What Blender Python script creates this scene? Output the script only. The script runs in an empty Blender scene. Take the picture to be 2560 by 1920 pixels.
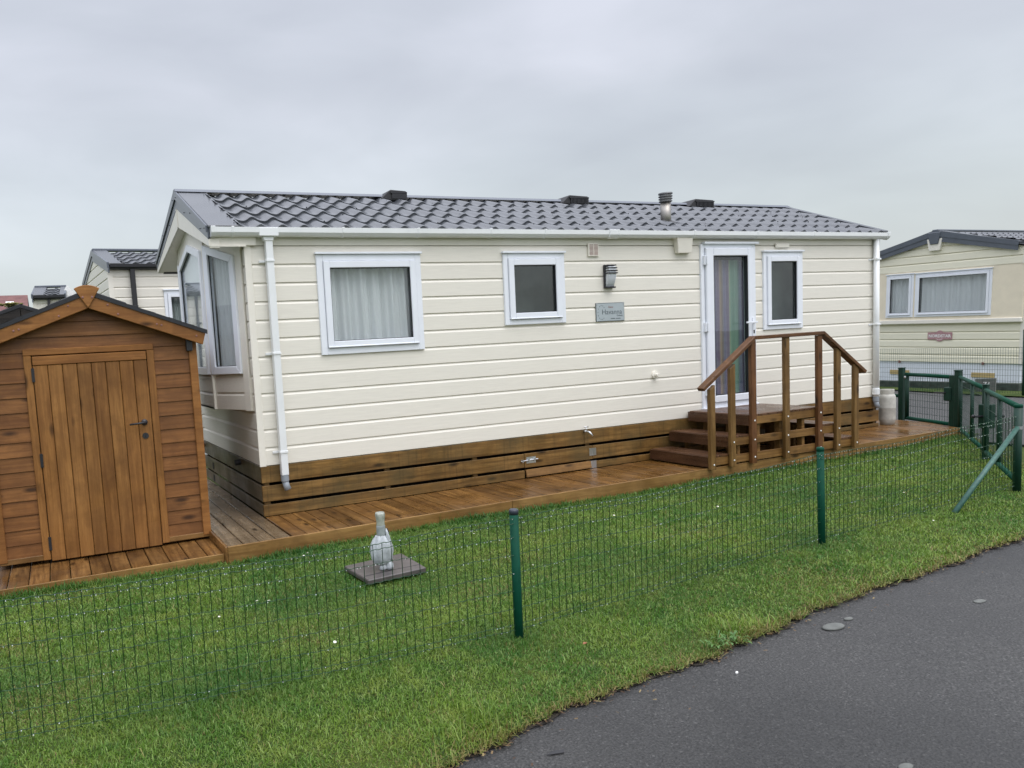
import bpy, bmesh, math, random
import numpy as np
from mathutils import Vector, Matrix
random.seed(7); RNG = np.random.default_rng(11)
SC = bpy.context.scene
COL = SC.collection

def G(x):                                   # the ground rises gently to the right
    return .0077 * max(-12.0, min(16.0, x))

# ------------------------------------------------------------------ materials
def nt(name):
    m = bpy.data.materials.new(name); m.use_nodes = True
    t = m.node_tree; b = t.nodes['Principled BSDF']
    return m, t, b
def N(t, kind, **kw):
    n = t.nodes.new(kind)
    for k, v in kw.items(): setattr(n, k, v)
    return n
def L(t, a, b): t.links.new(a, b)
def mixc(t, fac, a, b, mode='MIX'):
    n = N(t, 'ShaderNodeMix', data_type='RGBA', blend_type=mode)
    for sock, v in ((n.inputs[0], fac), (n.inputs[6], a), (n.inputs[7], b)):
        if isinstance(v, (int, float)): sock.default_value = v
        elif isinstance(v, (tuple, list)): sock.default_value = (*v[:3], 1)
        else: L(t, v, sock)
    return n.outputs[2]
def mth(t, op, a, b=None, c=None, clamp=False):
    n = N(t, 'ShaderNodeMath', operation=op, use_clamp=clamp)
    for i, v in enumerate((a, b, c)):
        if v is None: continue
        if isinstance(v, (int, float)): n.inputs[i].default_value = v
        else: L(t, v, n.inputs[i])
    return n.outputs[0]
def coords(t, scale=(1, 1, 1), island=0.0):
    tc = N(t, 'ShaderNodeTexCoord'); mp = N(t, 'ShaderNodeMapping'); mp.inputs['Scale'].default_value = scale
    src = tc.outputs['Object']
    if island:
        g = N(t, 'ShaderNodeNewGeometry')
        v = N(t, 'ShaderNodeVectorMath', operation='SCALE'); v.inputs[0].default_value = (17.3, 29.1, 41.7)
        L(t, g.outputs['Random Per Island'], v.inputs['Scale'])
        a = N(t, 'ShaderNodeVectorMath', operation='ADD'); L(t, src, a.inputs[0]); L(t, v.outputs[0], a.inputs[1]); src = a.outputs[0]
    L(t, src, mp.inputs['Vector'])
    return mp.outputs[0]
def noise(t, vec, scale, detail=4, rough=.55, dist=0.0):
    n = N(t, 'ShaderNodeTexNoise'); n.inputs['Scale'].default_value = scale; n.inputs['Detail'].default_value = detail
    n.inputs['Roughness'].default_value = rough; n.inputs['Distortion'].default_value = dist
    L(t, vec, n.inputs['Vector']); return n.outputs['Fac']
def ramp(t, fac, stops):
    r = N(t, 'ShaderNodeValToRGB'); e = r.color_ramp.elements
    while len(e) < len(stops): e.new(.5)
    for el, (p, c) in zip(e, stops):
        el.position = p; el.color = (c, c, c, 1) if isinstance(c, (int, float)) else (*c[:3], 1)
    L(t, fac, r.inputs['Fac']); return r.outputs['Color']
def bump(t, b, h, strength=.3, dist=.01):
    n = N(t, 'ShaderNodeBump'); n.inputs['Strength'].default_value = strength; n.inputs['Distance'].default_value = dist
    L(t, h, n.inputs['Height']); L(t, n.outputs[0], b.inputs['Normal'])
def plain(name, c, rough=.5, metal=0.0, var=.08, nscale=6.0, spec=.5, bmp=0.0):
    m, t, b = nt(name)
    v = coords(t); f = noise(t, v, nscale, 5)
    hi = tuple(min(1, x * (1 + var)) for x in c); lo = tuple(x * (1 - var) for x in c)
    L(t, mixc(t, ramp(t, f, [(.3, 0.), (.7, 1.)]), lo, hi), b.inputs['Base Color'])
    b.inputs['Roughness'].default_value = rough; b.inputs['Metallic'].default_value = metal
    b.inputs['Specular IOR Level'].default_value = spec
    if bmp: bump(t, b, noise(t, v, nscale * 12, 3), bmp, .004)
    return m
def wood(name, c_lo, c_hi, axis, rough=(.35, .6), island_var=.35, knots=True, grain=1.0, weather=None, knot_size=1.0, spec=.3):
    """planed or rough timber; axis = direction of the grain"""
    m, t, b = nt(name)
    s = [26, 26, 26]; s['xyz'.index(axis)] = 1.3
    v = coords(t, tuple(s), 1.0)
    f1 = noise(t, v, 1.0 * grain, 6, .6, .6); f2 = noise(t, v, 5 * grain, 3, .6)
    s2 = [9, 9, 9]; s2['xyz'.index(axis)] = 3.0
    v2 = coords(t, tuple(s2), 1.0)
    col = mixc(t, ramp(t, f1, [(.34, 0.), (.66, 1.)]), tuple(x * .82 for x in c_lo), c_hi)
    dk = tuple(x * .55 for x in c_lo)
    col = mixc(t, ramp(t, f2, [(.50, 0.), (.78, .6)]), col, dk)
    bl = noise(t, coords(t, (1, 1, 1), 1.0), 3.2, 5, .65, .5)
    col = mixc(t, ramp(t, bl, [(.42, 0.), (.68, .72)]), col, tuple(x * .60 for x in c_lo))
    g = N(t, 'ShaderNodeNewGeometry')
    rnd = g.outputs['Random Per Island']
    r1 = mth(t, 'MULTIPLY_ADD', rnd, 2 * island_var, 1 - island_var)
    cm = N(t, 'ShaderNodeVectorMath', operation='SCALE'); L(t, col, cm.inputs[0]); L(t, r1, cm.inputs['Scale'])
    col = cm.outputs[0]
    # some boards are yellower, some redder
    rr = mth(t, 'FRACT', mth(t, 'MULTIPLY', rnd, 7.31))
    col = mixc(t, mth(t, 'MULTIPLY', rr, .35), col, mixc(t, 1.0, col, (.95, 1.08, 1.25), 'MULTIPLY'))
    if knots:
        vo = N(t, 'ShaderNodeTexVoronoi'); vo.inputs['Scale'].default_value = 1.0 / knot_size
        L(t, v2, vo.inputs['Vector'])
        kn = ramp(t, vo.outputs['Distance'], [(.08, 1.), (.16, .55), (.24, 0.)])
        sv = N(t, 'ShaderNodeSeparateColor'); L(t, vo.outputs['Color'], sv.inputs[0]); sel = mth(t, 'GREATER_THAN', sv.outputs[0], .48)
        col = mixc(t, mth(t, 'MULTIPLY', mth(t, 'MULTIPLY', kn, sel), .95), col, tuple(x * .22 for x in c_lo))
    if weather:
        vw = coords(t, (1, 1, 1)); fw = noise(t, vw, 2.3, 5, .6)
        col = mixc(t, ramp(t, fw, [(.42, 0.), (.68, .75)]), col, weather)
        vr = coords(t, (38, 38, 1.2)); col = mixc(t, ramp(t, noise(t, vr, 1.0, 3, .6), [(.55, 0.), (.75, .45)]), col, tuple(x * .45 for x in weather))
    L(t, col, b.inputs['Base Color'])
    ro = noise(t, coords(t, (1, 1, 1)), 3.1, 4)
    rr2 = N(t, 'ShaderNodeMapRange'); rr2.inputs[1].default_value = .35; rr2.inputs[2].default_value = .65
    rr2.inputs[3].default_value = rough[0]; rr2.inputs[4].default_value = rough[1]
    L(t, ro, rr2.inputs[0]); L(t, rr2.outputs[0], b.inputs['Roughness'])
    b.inputs['Specular IOR Level'].default_value = spec
    bump(t, b, f1, .35, .006)
    return m
def cladding(name, c, axis):
    m, t, b = nt(name)
    s = [70, 70, 70]; s['xyz'.index(axis)] = 4.0
    v = coords(t, tuple(s)); f = noise(t, v, 1.0, 5, .65, .4)
    v1 = coords(t); st = noise(t, v1, 1.4, 5, .6)
    col = mixc(t, ramp(t, f, [(.3, 0.), (.75, 1.)]), tuple(x * .93 for x in c), tuple(min(1, x * 1.03) for x in c))
    col = mixc(t, ramp(t, st, [(.45, 0.), (.8, .22)]), col, tuple(x * .86 for x in c))
    # faint rain streaks running down
    vs = coords(t, (9, 9, .5)); fs = noise(t, vs, 1.3, 3, .6)
    col = mixc(t, ramp(t, fs, [(.60, 0.), (.85, .07)]), col, (.42, .40, .33))
    L(t, col, b.inputs['Base Color']); b.inputs['Roughness'].default_value = .42
    bump(t, b, f, .22, .004)
    return m
def glassy(name, tint=(.92, .935, .935), rough=0.015, refl=1.0):
    m = bpy.data.materials.new(name); m.use_nodes = True; t = m.node_tree; t.nodes.clear()
    o = N(t, 'ShaderNodeOutputMaterial'); mx = N(t, 'ShaderNodeMixShader')
    tr = N(t, 'ShaderNodeBsdfTransparent'); tr.inputs[0].default_value = (*tint, 1)
    gl = N(t, 'ShaderNodeBsdfGlossy'); gl.inputs['Roughness'].default_value = rough; gl.inputs[0].default_value = (.95, .97, 1, 1)
    fr = N(t, 'ShaderNodeLayerWeight'); fr.inputs[0].default_value = .5
    tcv = coords(t); bp = N(t, 'ShaderNodeBump'); bp.inputs['Strength'].default_value = .02; bp.inputs['Distance'].default_value = .02
    L(t, noise(t, tcv, 1.7, 2), bp.inputs['Height']); L(t, bp.outputs[0], gl.inputs['Normal'])
    f = mth(t, 'MULTIPLY', mth(t, 'MULTIPLY_ADD', mth(t, 'POWER', fr.outputs['Facing'], 5.0), .95, .045), refl, clamp=True)
    L(t, f, mx.inputs[0]); L(t, tr.outputs[0], mx.inputs[1]); L(t, gl.outputs[0], mx.inputs[2]); L(t, mx.outputs[0], o.inputs[0])
    return m
def cloth(name, c, transl=.35):
    m, t, b = nt(name)
    v = coords(t, (30, 30, 2)); f = noise(t, v, 1.0, 4)
    L(t, mixc(t, f, tuple(x * .9 for x in c), c), b.inputs['Base Color']); b.inputs['Roughness'].default_value = .9
    b.inputs['Specular IOR Level'].default_value = .1
    tl = N(t, 'ShaderNodeBsdfTranslucent'); tl.inputs[0].default_value = (*c, 1)
    mx = N(t, 'ShaderNodeMixShader'); mx.inputs[0].default_value = transl
    L(t, b.outputs[0], mx.inputs[1]); L(t, tl.outputs[0], mx.inputs[2]); L(t, mx.outputs[0], t.nodes['Material Output'].inputs[0])
    return m

M = {}
M['clad'] = cladding('cream_cladding', (.815, .780, .690), 'x')
M['clad_end'] = cladding('cream_cladding_end', (.815, .780, .690), 'y')
M['clad_nb'] = cladding('pale_yellow_cladding', (.86, .825, .66), 'y')
M['trim'] = plain('cream_trim', (.815, .780, .692), .4, var=.03)
M['panel'] = plain('beige_panel', (.80, .72, .56), .45, var=.04)
M['upvc'] = plain('white_upvc', (.80, .83, .88), .28, var=.025)
M['gutter'] = plain('white_gutter_plastic', (.80, .82, .82), .3, var=.03)
M['black'] = plain('black_plastic', (.018, .018, .022), .35)
M['grey'] = plain('grey_plastic', (.28, .31, .34), .4)
M['steel'] = plain('zinc_steel', (.62, .64, .66), .32, 1.0)
M['flue_d'] = plain('dull_flue_cap', (.22, .22, .22), .45, 1.0, .2)
M['bronze'] = plain('stainless_flue', (.36, .34, .31), .42, 1.0, .15)
M['room'] = plain('painted_dim_room', (.10, .11, .105), .8, var=.75, nscale=2.2)  # dark mottle puts the dim interior and its vague shapes into the colour
M['lounge'] = plain('pale_lounge_wall', (.50, .47, .42), .8)
M['under'] = plain('dark_underfloor', (.012, .011, .010), .9)
M['glass'] = glassy('window_glass')
M['glass_dk'] = glassy('bathroom_glass', (.80, .84, .82), .02, 1.15)
M['net'] = cloth('net_curtain', (.90, .92, .925), .15)
M['blind'] = cloth('pale_blind', (.55, .62, .62))
M['grey_paint'] = plain('slate_metal', (.092, .106, .130), .3, var=.1)
M['cable'] = plain('dark_rubber', (.02, .02, .022), .6)
M['green'] = plain('green_coated_steel', (.003, .056, .032), .6, var=.15, nscale=20, spec=.15)
M['brace'] = plain('faded_green_tube', (.040, .115, .090), .45, var=.3, nscale=40)
M['wire_sheen'] = plain('line_wire_sheen', (.014, .060, .022), .45, var=.3, nscale=30, spec=.35)  # lighter than the uprights: sky sheen on wet wire put into the colour
M['greenD'] = plain('dark_green_coated_steel', (.005, .034, .021), .45, var=.15, nscale=20, spec=.35)
M['wire'] = plain('green_coated_wire', (.004, .030, .009), .55, var=.2, nscale=30, spec=.2)
M['cap'] = plain('black_post_cap', (.03, .035, .05), .35)
M['drop'] = plain('rain_drop', (.75, .8, .8), .05, var=.02)
M['bottle'] = plain('gas_bottle_paint', (.50, .49, .44), .5, var=.18, nscale=14)
M['moss'] = plain('moss', (.16, .15, .04), .9, var=.4, nscale=30)
M['dkwood'] = wood('dark_stained_wood', (.012, .010, .009), (.03, .024, .02), 'x', knots=False)
M['shed_h'] = wood('shed_boards', (0.1819, 0.0699, 0.0193), (0.2632, 0.1110, 0.0322), 'x', (.38, .6), .12)
M['shed_v'] = wood('shed_door_boards', (0.2179, 0.0891, 0.0217), (0.3067, 0.1400, 0.0383), 'z', (.38, .6), .14)
M['shed_t'] = wood('shed_trim', (0.2457, 0.0974, 0.0245), (0.3275, 0.1440, 0.0392), 'x', (.38, .6), .10)
M['skirt_x'] = wood('skirting_boards', (0.1216, 0.0608, 0.0154), (0.2584, 0.1420, 0.0413), 'x', (.35, .6), .16, weather=(.085, .062, .024))
M['skirt_y'] = wood('skirting_boards_end', (0.1040, 0.0720, 0.0336), (0.1760, 0.1320, 0.0680), 'y', (.3, .5), .14, weather=(.11, .095, .055))
M['deck'] = wood('wet_deck_boards', (0.1095, 0.0472, 0.0108), (0.2348, 0.1149, 0.0309), 'y', (.16, .42), .30, spec=.55)
M['deck_l'] = wood('pale_wet_deck_boards', (0.1425, 0.0938, 0.0495), (0.2475, 0.1762, 0.1050), 'y', (.16, .42), .16, spec=.55)
M['plat'] = wood('shed_deck_boards', (0.0900, 0.0389, 0.0111), (0.2430, 0.1210, 0.0356), 'y', (.2, .45), .42, spec=.55)
M['fascia'] = wood('deck_fascia', (0.1881, 0.0925, 0.0245), (0.3103, 0.1752, 0.0566), 'x', (.35, .6), .12)
M['tread'] = wood('red_hardwood_tread', (0.0808, 0.0378, 0.0189), (0.1425, 0.0693, 0.0336), 'y', (.2, .45), .15, knots=False)
M['rail'] = wood('brown_handrail', (0.0860, 0.0364, 0.0150), (0.1548, 0.0683, 0.0262), 'x', (.25, .5), .12, knots=False)
M['stringer'] = wood('stair_stringer', (0.1466, 0.0702, 0.0195), (0.2501, 0.1320, 0.0413), 'x', (.35, .6), .15)
M['post_g'] = wood('stair_post_greenish', (0.1403, 0.0714, 0.0210), (0.2290, 0.1294, 0.0420), 'z', (.35, .6), .14)
M['post_r'] = wood('stair_post_red', (0.1125, 0.0450, 0.0162), (0.1800, 0.0765, 0.0270), 'z', (.3, .55), .1)
M['slab'] = plain('dark_slab', (.085, .075, .072), .42, var=.3, nscale=9, bmp=.3)
M['concrete'] = plain('grey_stone', (.125, .13, .12), .85, var=.2, nscale=20, bmp=.4)
M['wallblk'] = plain('weathered_low_wall', (.045, .055, .045), .8, var=.5, nscale=8, bmp=.4)
M['skirtw'] = plain('white_skirting_panel', (.72, .76, .82), .4, var=.05)
M['ochre'] = plain('ochre_vent', (.48, .36, .16), .6)
M['white'] = plain('white_paint', (.82, .82, .80), .5)
M['plate'] = plain('silver_plate', (.42, .47, .49), .35, .2, var=.05)
M['ink'] = plain('dark_ink', (.06, .075, .09), .5)
M['inkred'] = plain('brown_ink', (.25, .12, .10), .5)
M['plate_edge'] = plain('plate_edge', (.14, .16, .16), .4)
M['lampglass'] = plain('frosted_lamp_glass', (.62, .66, .70), .25, var=.04)
M['signpink'] = plain('faded_red_sign', (.42, .24, .25), .6, var=.1, nscale=15)
M['sheet'] = plain('plastic_bag', (.43, .46, .48), .33, var=.25, nscale=22, bmp=.8)
M['cupmat'] = plain('ribbed_grey_cup', (.27, .30, .30), .35, var=.2, nscale=25)
M['pet'] = plain('cloudy_plastic_bottle', (.34, .36, .31), .2, var=.2, nscale=18)
M['redtile'] = plain('red_roof_tiles', (.15, .065, .058), .8, var=.25, nscale=3)
M['brickw'] = plain('rendered_house_wall', (.5, .45, .4), .8)
M['felt'] = plain('black_roof_felt', (.014, .015, .019), .45, var=.3, nscale=15, bmp=.3)
M['weedleaf'] = plain('weed_leaf', (.060, .145, .022), .5, var=.3, nscale=30)
M['orangeleaf'] = plain('orange_leaf', (.28, .11, .05), .6)
M['petal'] = plain('daisy_petals', (.82, .82, .78), .6)
M['yolk'] = plain('daisy_centre', (.65, .45, .05), .6)

def roof_mat():
    m, t, b = nt('wet_slate_tile_sheet')
    v = coords(t); f = noise(t, v, 2.2, 5, .6); f2 = noise(t, v, 45, 3)
    L(t, mixc(t, ramp(t, f, [(.3, 0.), (.7, 1.)]), (.050, .055, .063), (.086, .093, .104)), b.inputs['Base Color'])
    L(t, ramp(t, f, [(.3, .20), (.7, .31)]), b.inputs['Roughness'])
    b.inputs['Specular IOR Level'].default_value = .8
    bump(t, b, f2, .06, .003); return m
M['roof'] = roof_mat()
def stripe_mat():
    m, t, b = nt('striped_door_curtain')
    tc = N(t, 'ShaderNodeTexCoord'); sp = N(t, 'ShaderNodeSeparateXYZ'); L(t, tc.outputs['UV'], sp.inputs[0])
    g1, bl, te, pu, og = (.36, .42, .20), (.12, .13, .24), (.17, .32, .24), (.22, .16, .25), (.42, .30, .20)
    st = [(0, (.25, .30, .17)), (.05, g1), (.18, g1), (.20, bl), (.34, pu), (.37, og), (.41, bl), (.52, pu), (.54, g1), (.60, te), (.74, te), (.77, bl), (.85, pu), (.90, bl), (1, (.12, .12, .2))]
    r = N(t, 'ShaderNodeValToRGB'); e = r.color_ramp.elements
    while len(e) < len(st): e.new(.5)
    for el, (p, c) in zip(e, st): el.position = p; el.color = (*c, 1)
    L(t, sp.outputs[0], r.inputs['Fac'])
    f = noise(t, coords(t, (4, 4, 30)), 1.0, 3)
    L(t, mixc(t, mth(t, 'MULTIPLY', f, .35), r.outputs[0], (.40, .42, .40)), b.inputs['Base Color']); b.inputs['Roughness'].default_value = .9
    return m
M['stripe'] = stripe_mat()
def asphalt():
    m, t, b = nt('wet_asphalt')
    v = coords(t)
    big = noise(t, v, .9, 5, .6); fine = noise(t, v, 95, 4, .75)
    vo = N(t, 'ShaderNodeTexVoronoi'); vo.inputs['Scale'].default_value = 78; L(t, v, vo.inputs['Vector'])
    col = mixc(t, ramp(t, fine, [(.38, 0.), (.66, 1.)]), (.034, .0335, .033), (.118, .116, .112))
    vr = N(t, 'ShaderNodeSeparateColor'); L(t, vo.outputs['Color'], vr.inputs[0])
    chips = mth(t, 'MULTIPLY', mth(t, 'GREATER_THAN', vr.outputs[0], .82), mth(t, 'LESS_THAN', vo.outputs['Distance'], .42))
    col = mixc(t, mth(t, 'MULTIPLY', chips, mth(t, 'MULTIPLY', vr.outputs[1], 1.0)), col, (.165, .162, .155))
    st = noise(t, v, .35, 4, .6, .4)
    col = mixc(t, ramp(t, st, [(.40, 0.), (.60, .45)]), col, (.016, .0165, .018))
    col = mixc(t, ramp(t, big, [(.35, 0.), (.7, .35)]), col, (.032, .0325, .034))
    L(t, col, b.inputs['Base Color'])
    L(t, ramp(t, st, [(.35, .62), (.65, .42)]), b.inputs['Roughness'])
    hh = mth(t, 'ADD', fine, mth(t, 'MULTIPLY', vo.outputs['Distance'], -.6))
    b.inputs['Specular IOR Level'].default_value = .4
    bump(t, b, hh, 1.0, .012); return m
M['asphalt'] = asphalt()
def soil():
    m, t, b = nt('lawn_soil')
    v = coords(t); f = noise(t, v, 2.0, 5); f2 = noise(t, v, 60, 4, .7)
    c = mixc(t, ramp(t, f, [(.35, 0.), (.65, 1.)]), (.030, .062, .012), (.085, .110, .024))
    c = mixc(t, ramp(t, f2, [(.45, 0.), (.7, .7)]), c, (.022, .028, .010))
    L(t, c, b.inputs['Base Color']); b.inputs['Roughness'].default_value = .9; b.inputs['Specular IOR Level'].default_value = .15
    bump(t, b, f2, .8, .02); return m
M['soil'] = soil()
def litter_mat():
    m, t, b = nt('dead_leaf_bits'); g = N(t, 'ShaderNodeNewGeometry')
    r = N(t, 'ShaderNodeValToRGB'); e = r.color_ramp.elements
    while len(e) < 4: e.new(.5)
    for el, (p, c) in zip(e, ((0, (.03, .02, .012)), (.4, (.09, .045, .02)), (.75, (.17, .11, .05)), (1, (.26, .2, .09)))): el.position = p; el.color = (*c, 1)
    L(t, g.outputs['Random Per Island'], r.inputs['Fac']); L(t, r.outputs[0], b.inputs['Base Color']); b.inputs['Roughness'].default_value = .8; return m
M['litter'] = litter_mat()
M['edge_soil'] = plain('dark_edge_soil', (.030, .024, .016), .9, var=.5, nscale=25, bmp=.8)
def grass():
    m, t, b = nt('grass_blades')
    g = N(t, 'ShaderNodeNewGeometry'); rnd = g.outputs['Random Per Island']
    v = coords(t); f = noise(t, v, 1.3, 4, .6); f3 = noise(t, v, 5.5, 3, .6)
    c = mixc(t, ramp(t, f, [(.36, 0.), (.66, 1.)]), (.066, .192, .019), (.200, .310, .035))
    c = mixc(t, ramp(t, f3, [(.47, 0.), (.72, .75)]), c, (.27, .33, .055))
    c = mixc(t, ramp(t, rnd, [(.0, .9), (.36, 0.)]), c, (.028, .085, .012))
    c = mixc(t, ramp(t, rnd, [(.76, 0.), (.92, .6), (1., .9)]), c, (.33, .44, .14))  # pale tone on random blades stands in for wet gloss highlights
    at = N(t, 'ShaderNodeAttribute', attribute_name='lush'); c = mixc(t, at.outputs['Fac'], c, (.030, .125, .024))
    at = N(t, 'ShaderNodeAttribute', attribute_name='dry'); c = mixc(t, at.outputs['Fac'], c, mixc(t, mth(t, 'FRACT', mth(t, 'MULTIPLY', rnd, 13.7)), (.15, .085, .03), (.36, .29, .12)))
    L(t, c, b.inputs['Base Color']); b.inputs['Roughness'].default_value = .42
    b.inputs['Specular IOR Level'].default_value = .35
    tl = N(t, 'ShaderNodeBsdfTranslucent'); L(t, c, tl.inputs[0])
    mx = N(t, 'ShaderNodeMixShader'); mx.inputs[0].default_value = .3
    L(t, b.outputs[0], mx.inputs[1]); L(t, tl.outputs[0], mx.inputs[2])
    L(t, mx.outputs[0], t.nodes['Material Output'].inputs[0]); return m
M['grass'] = grass()

# ------------------------------------------------------------------ mesh helpers
SINGLE = {k: k for k in ('door_post', 'verge_panel', 'corner_post', 'support_block', 'base_rail', 'board', 'end_board', 'batten', 'pipe_stub', 'door_leaf_')}
SINGLE.update({'roof_screws': 'roof_screw', 'screws': 'screw', 'bolts': 'bolt_head', 'wire_ties': 'wire_tie', 'hinge_eye': 'hinge_eye', 'moss_patch': 'moss_tuft'})
class MB:
    def __init__(s): s.v = []; s.f = []; s.uv = None
    def add(s, vs, fs):
        o = len(s.v); s.v += [tuple(p) for p in vs]; s.f += [tuple(i + o for i in f) for f in fs]; return s
    def box(s, x0, x1, y0, y1, z0, z1):
        return s.add([(x0, y0, z0), (x1, y0, z0), (x1, y1, z0), (x0, y1, z0), (x0, y0, z1), (x1, y0, z1), (x1, y1, z1), (x0, y1, z1)],
                     [(0, 3, 2, 1), (4, 5, 6, 7), (0, 1, 5, 4), (1, 2, 6, 5), (2, 3, 7, 6), (3, 0, 4, 7)])
    def hexa(s, b, t):                     # bottom 4 points, top 4 points (counter-clockwise from above)
        return s.add(list(b) + list(t), [(0, 3, 2, 1), (4, 5, 6, 7), (0, 1, 5, 4), (1, 2, 6, 5), (2, 3, 7, 6), (3, 0, 4, 7)])
    def tbox(s, T, u0, u1, n0, n1, z0, z1):
        c = [(u0, n0, z0), (u1, n0, z0), (u1, n1, z0), (u0, n1, z0), (u0, n0, z1), (u1, n0, z1), (u1, n1, z1), (u0, n1, z1)]
        return s.add([T(*p) for p in c], [(0, 3, 2, 1), (4, 5, 6, 7), (0, 1, 5, 4), (1, 2, 6, 5), (2, 3, 7, 6), (3, 0, 4, 7)])
    def prism(s, pts, vec):                # polygon swept along vec
        n = len(pts); vec = Vector(vec); a = [Vector(p) for p in pts]; b = [p + vec for p in a]
        return s.add(a + b, [tuple(range(n))[::-1], tuple(range(n, 2 * n))] + [(i, (i + 1) % n, n + (i + 1) % n, n + i) for i in range(n)])
    def bar(s, p0, p1, w, h, up=(0, 0, 1)):  # rectangular bar, w across, h along "up"
        p0, p1 = Vector(p0), Vector(p1); d = (p1 - p0).normalized(); up = Vector(up)
        sd = d.cross(up).normalized() * (w / 2); u2 = sd.cross(d).normalized() * (h / 2)
        q = [-sd - u2, sd - u2, sd + u2, -sd + u2]
        return s.add([p0 + k for k in q] + [p1 + k for k in q], [(0, 1, 2, 3), (7, 6, 5, 4), (0, 4, 5, 1), (1, 5, 6, 2), (2, 6, 7, 3), (3, 7, 4, 0)])
    def tube(s, pts, r, n=8, cap=True):
        pts = [Vector(p) for p in pts]; rr = r if isinstance(r, (list, tuple)) else [r] * len(pts); o = len(s.v)
        for i, p in enumerate(pts):
            d = (pts[min(i + 1, len(pts) - 1)] - pts[max(i - 1, 0)]).normalized()
            a = Vector((0, 0, 1)) if abs(d.z) < .9 else Vector((1, 0, 0))
            e1 = d.cross(a).normalized(); e2 = d.cross(e1)
            for k in range(n):
                t = 2 * math.pi * k / n; s.v.append(tuple(p + (e1 * math.cos(t) + e2 * math.sin(t)) * rr[i]))
        for i in range(len(pts) - 1):
            for k in range(n):
                a, b = o + i * n + k, o + i * n + (k + 1) % n; s.f.append((a, b, b + n, a + n))
        if cap: s.f.append(tuple(o + k for k in range(n))[::-1]); s.f.append(tuple(o + (len(pts) - 1) * n + k for k in range(n)))
        return s
    def lathe(s, c, prof, n=20, fn=None):   # prof: (r, z) list
        o = len(s.v); c = Vector(c)
        for j, (r, z) in enumerate(prof):
            for k in range(n):
                t = 2 * math.pi * k / n; q = r * (fn(t, j, z) if fn else 1)
                s.v.append((c.x + q * math.cos(t), c.y + q * math.sin(t), c.z + z))
        for j in range(len(prof) - 1):
            for k in range(n):
                a, b = o + j * n + k, o + j * n + (k + 1) % n; s.f.append((a, b, b + n, a + n))
        s.f.append(tuple(o + k for k in range(n))[::-1]); s.f.append(tuple(o + (len(prof) - 1) * n + k for k in range(n)))
        return s
    def ball(s, c, r, n=6, m=4):
        rx, ry, rz = r if isinstance(r, tuple) else (r, r, r)
        o = len(s.v); s.v.append((c[0], c[1], c[2] - rz))
        for j in range(1, m):
            ph = math.pi * j / m - math.pi / 2
            for k in range(n):
                t = 2 * math.pi * k / n; s.v.append((c[0] + rx * math.cos(ph) * math.cos(t), c[1] + ry * math.cos(ph) * math.sin(t), c[2] + rz * math.sin(ph)))
        s.v.append((c[0], c[1], c[2] + rz)); e = len(s.v) - 1
        for k in range(n):
            s.f.append((o, o + 1 + (k + 1) % n, o + 1 + k)); b = o + 1 + (m - 2) * n; s.f.append((b + k, b + (k + 1) % n, e))
            for j in range(m - 2):
                a = o + 1 + j * n; s.f.append((a + k, a + (k + 1) % n, a + n + (k + 1) % n, a + n + k))
        return s
    def islands(s):
        par = list(range(len(s.v)))
        def find(a):
            while par[a] != a: par[a] = par[par[a]]; a = par[a]
            return a
        for f in s.f:
            r = find(f[0])
            for i in f[1:]: par[find(i)] = r
        out = {}
        for f in s.f: out.setdefault(find(f[0]), []).append(f)
        res = []
        for fs in out.values():
            m = MB(); ix = {}
            for f in fs:
                for i in f:
                    if i not in ix: ix[i] = len(m.v); m.v.append(s.v[i])
                m.f.append(tuple(ix[i] for i in f))
            res.append(m)
        return res
    def build(s, name, mat, parent=None, bevel=0.0, smooth=False, seg=1, split=True):
        if split and name in SINGLE:
            os_ = [m.build(SINGLE[name], mat, parent, bevel, smooth, seg, False) for m in s.islands()]
            return os_[0]
        me = bpy.data.meshes.new(name)
        off = Vector((0, 0, 0))
        r = parent
        while r is not None:
            if r.get('_w'): off = Vector(r.location); break
            r = r.parent
        me.from_pydata([(x - off.x, y - off.y, z - off.z) for x, y, z in s.v], [], s.f); me.update()
        if s.uv is not None:
            ul = me.uv_layers.new(name='UVMap')
            for lp in me.loops: ul.data[lp.index].uv = s.uv[lp.vertex_index]
        o = bpy.data.objects.new(name, me); COL.objects.link(o)
        me.materials.append(mat if not isinstance(mat, str) else M[mat])
        bm = bmesh.new(); bm.from_mesh(me); bmesh.ops.recalc_face_normals(bm, faces=bm.faces); bm.to_mesh(me); bm.free()
        if smooth:
            for p in me.polygons: p.use_smooth = True
        if bevel:
            b = o.modifiers.new('bevel', 'BEVEL'); b.width = bevel; b.segments = seg; b.limit_method = 'ANGLE'; b.angle_limit = .6; b.harden_normals = False
        if parent is not None: o.parent = parent
        return o
def thing(name, label, cat, loc=(0, 0, 0), rz=0.0, group=None, world=True):
    o = bpy.data.objects.new(name, None); COL.objects.link(o); o.location = loc; o.rotation_euler = (0, 0, rz); o.empty_display_size = .2
    o['label'] = label; o['category'] = cat
    if world and not rz: o['_w'] = 1
    if group: o['group'] = group
    return o
def tag(o, label, cat, group=None):
    o['label'] = label; o['category'] = cat
    if group: o['group'] = group
    return o
def struct(o, kind='structure'): o['kind'] = kind; return o
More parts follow.
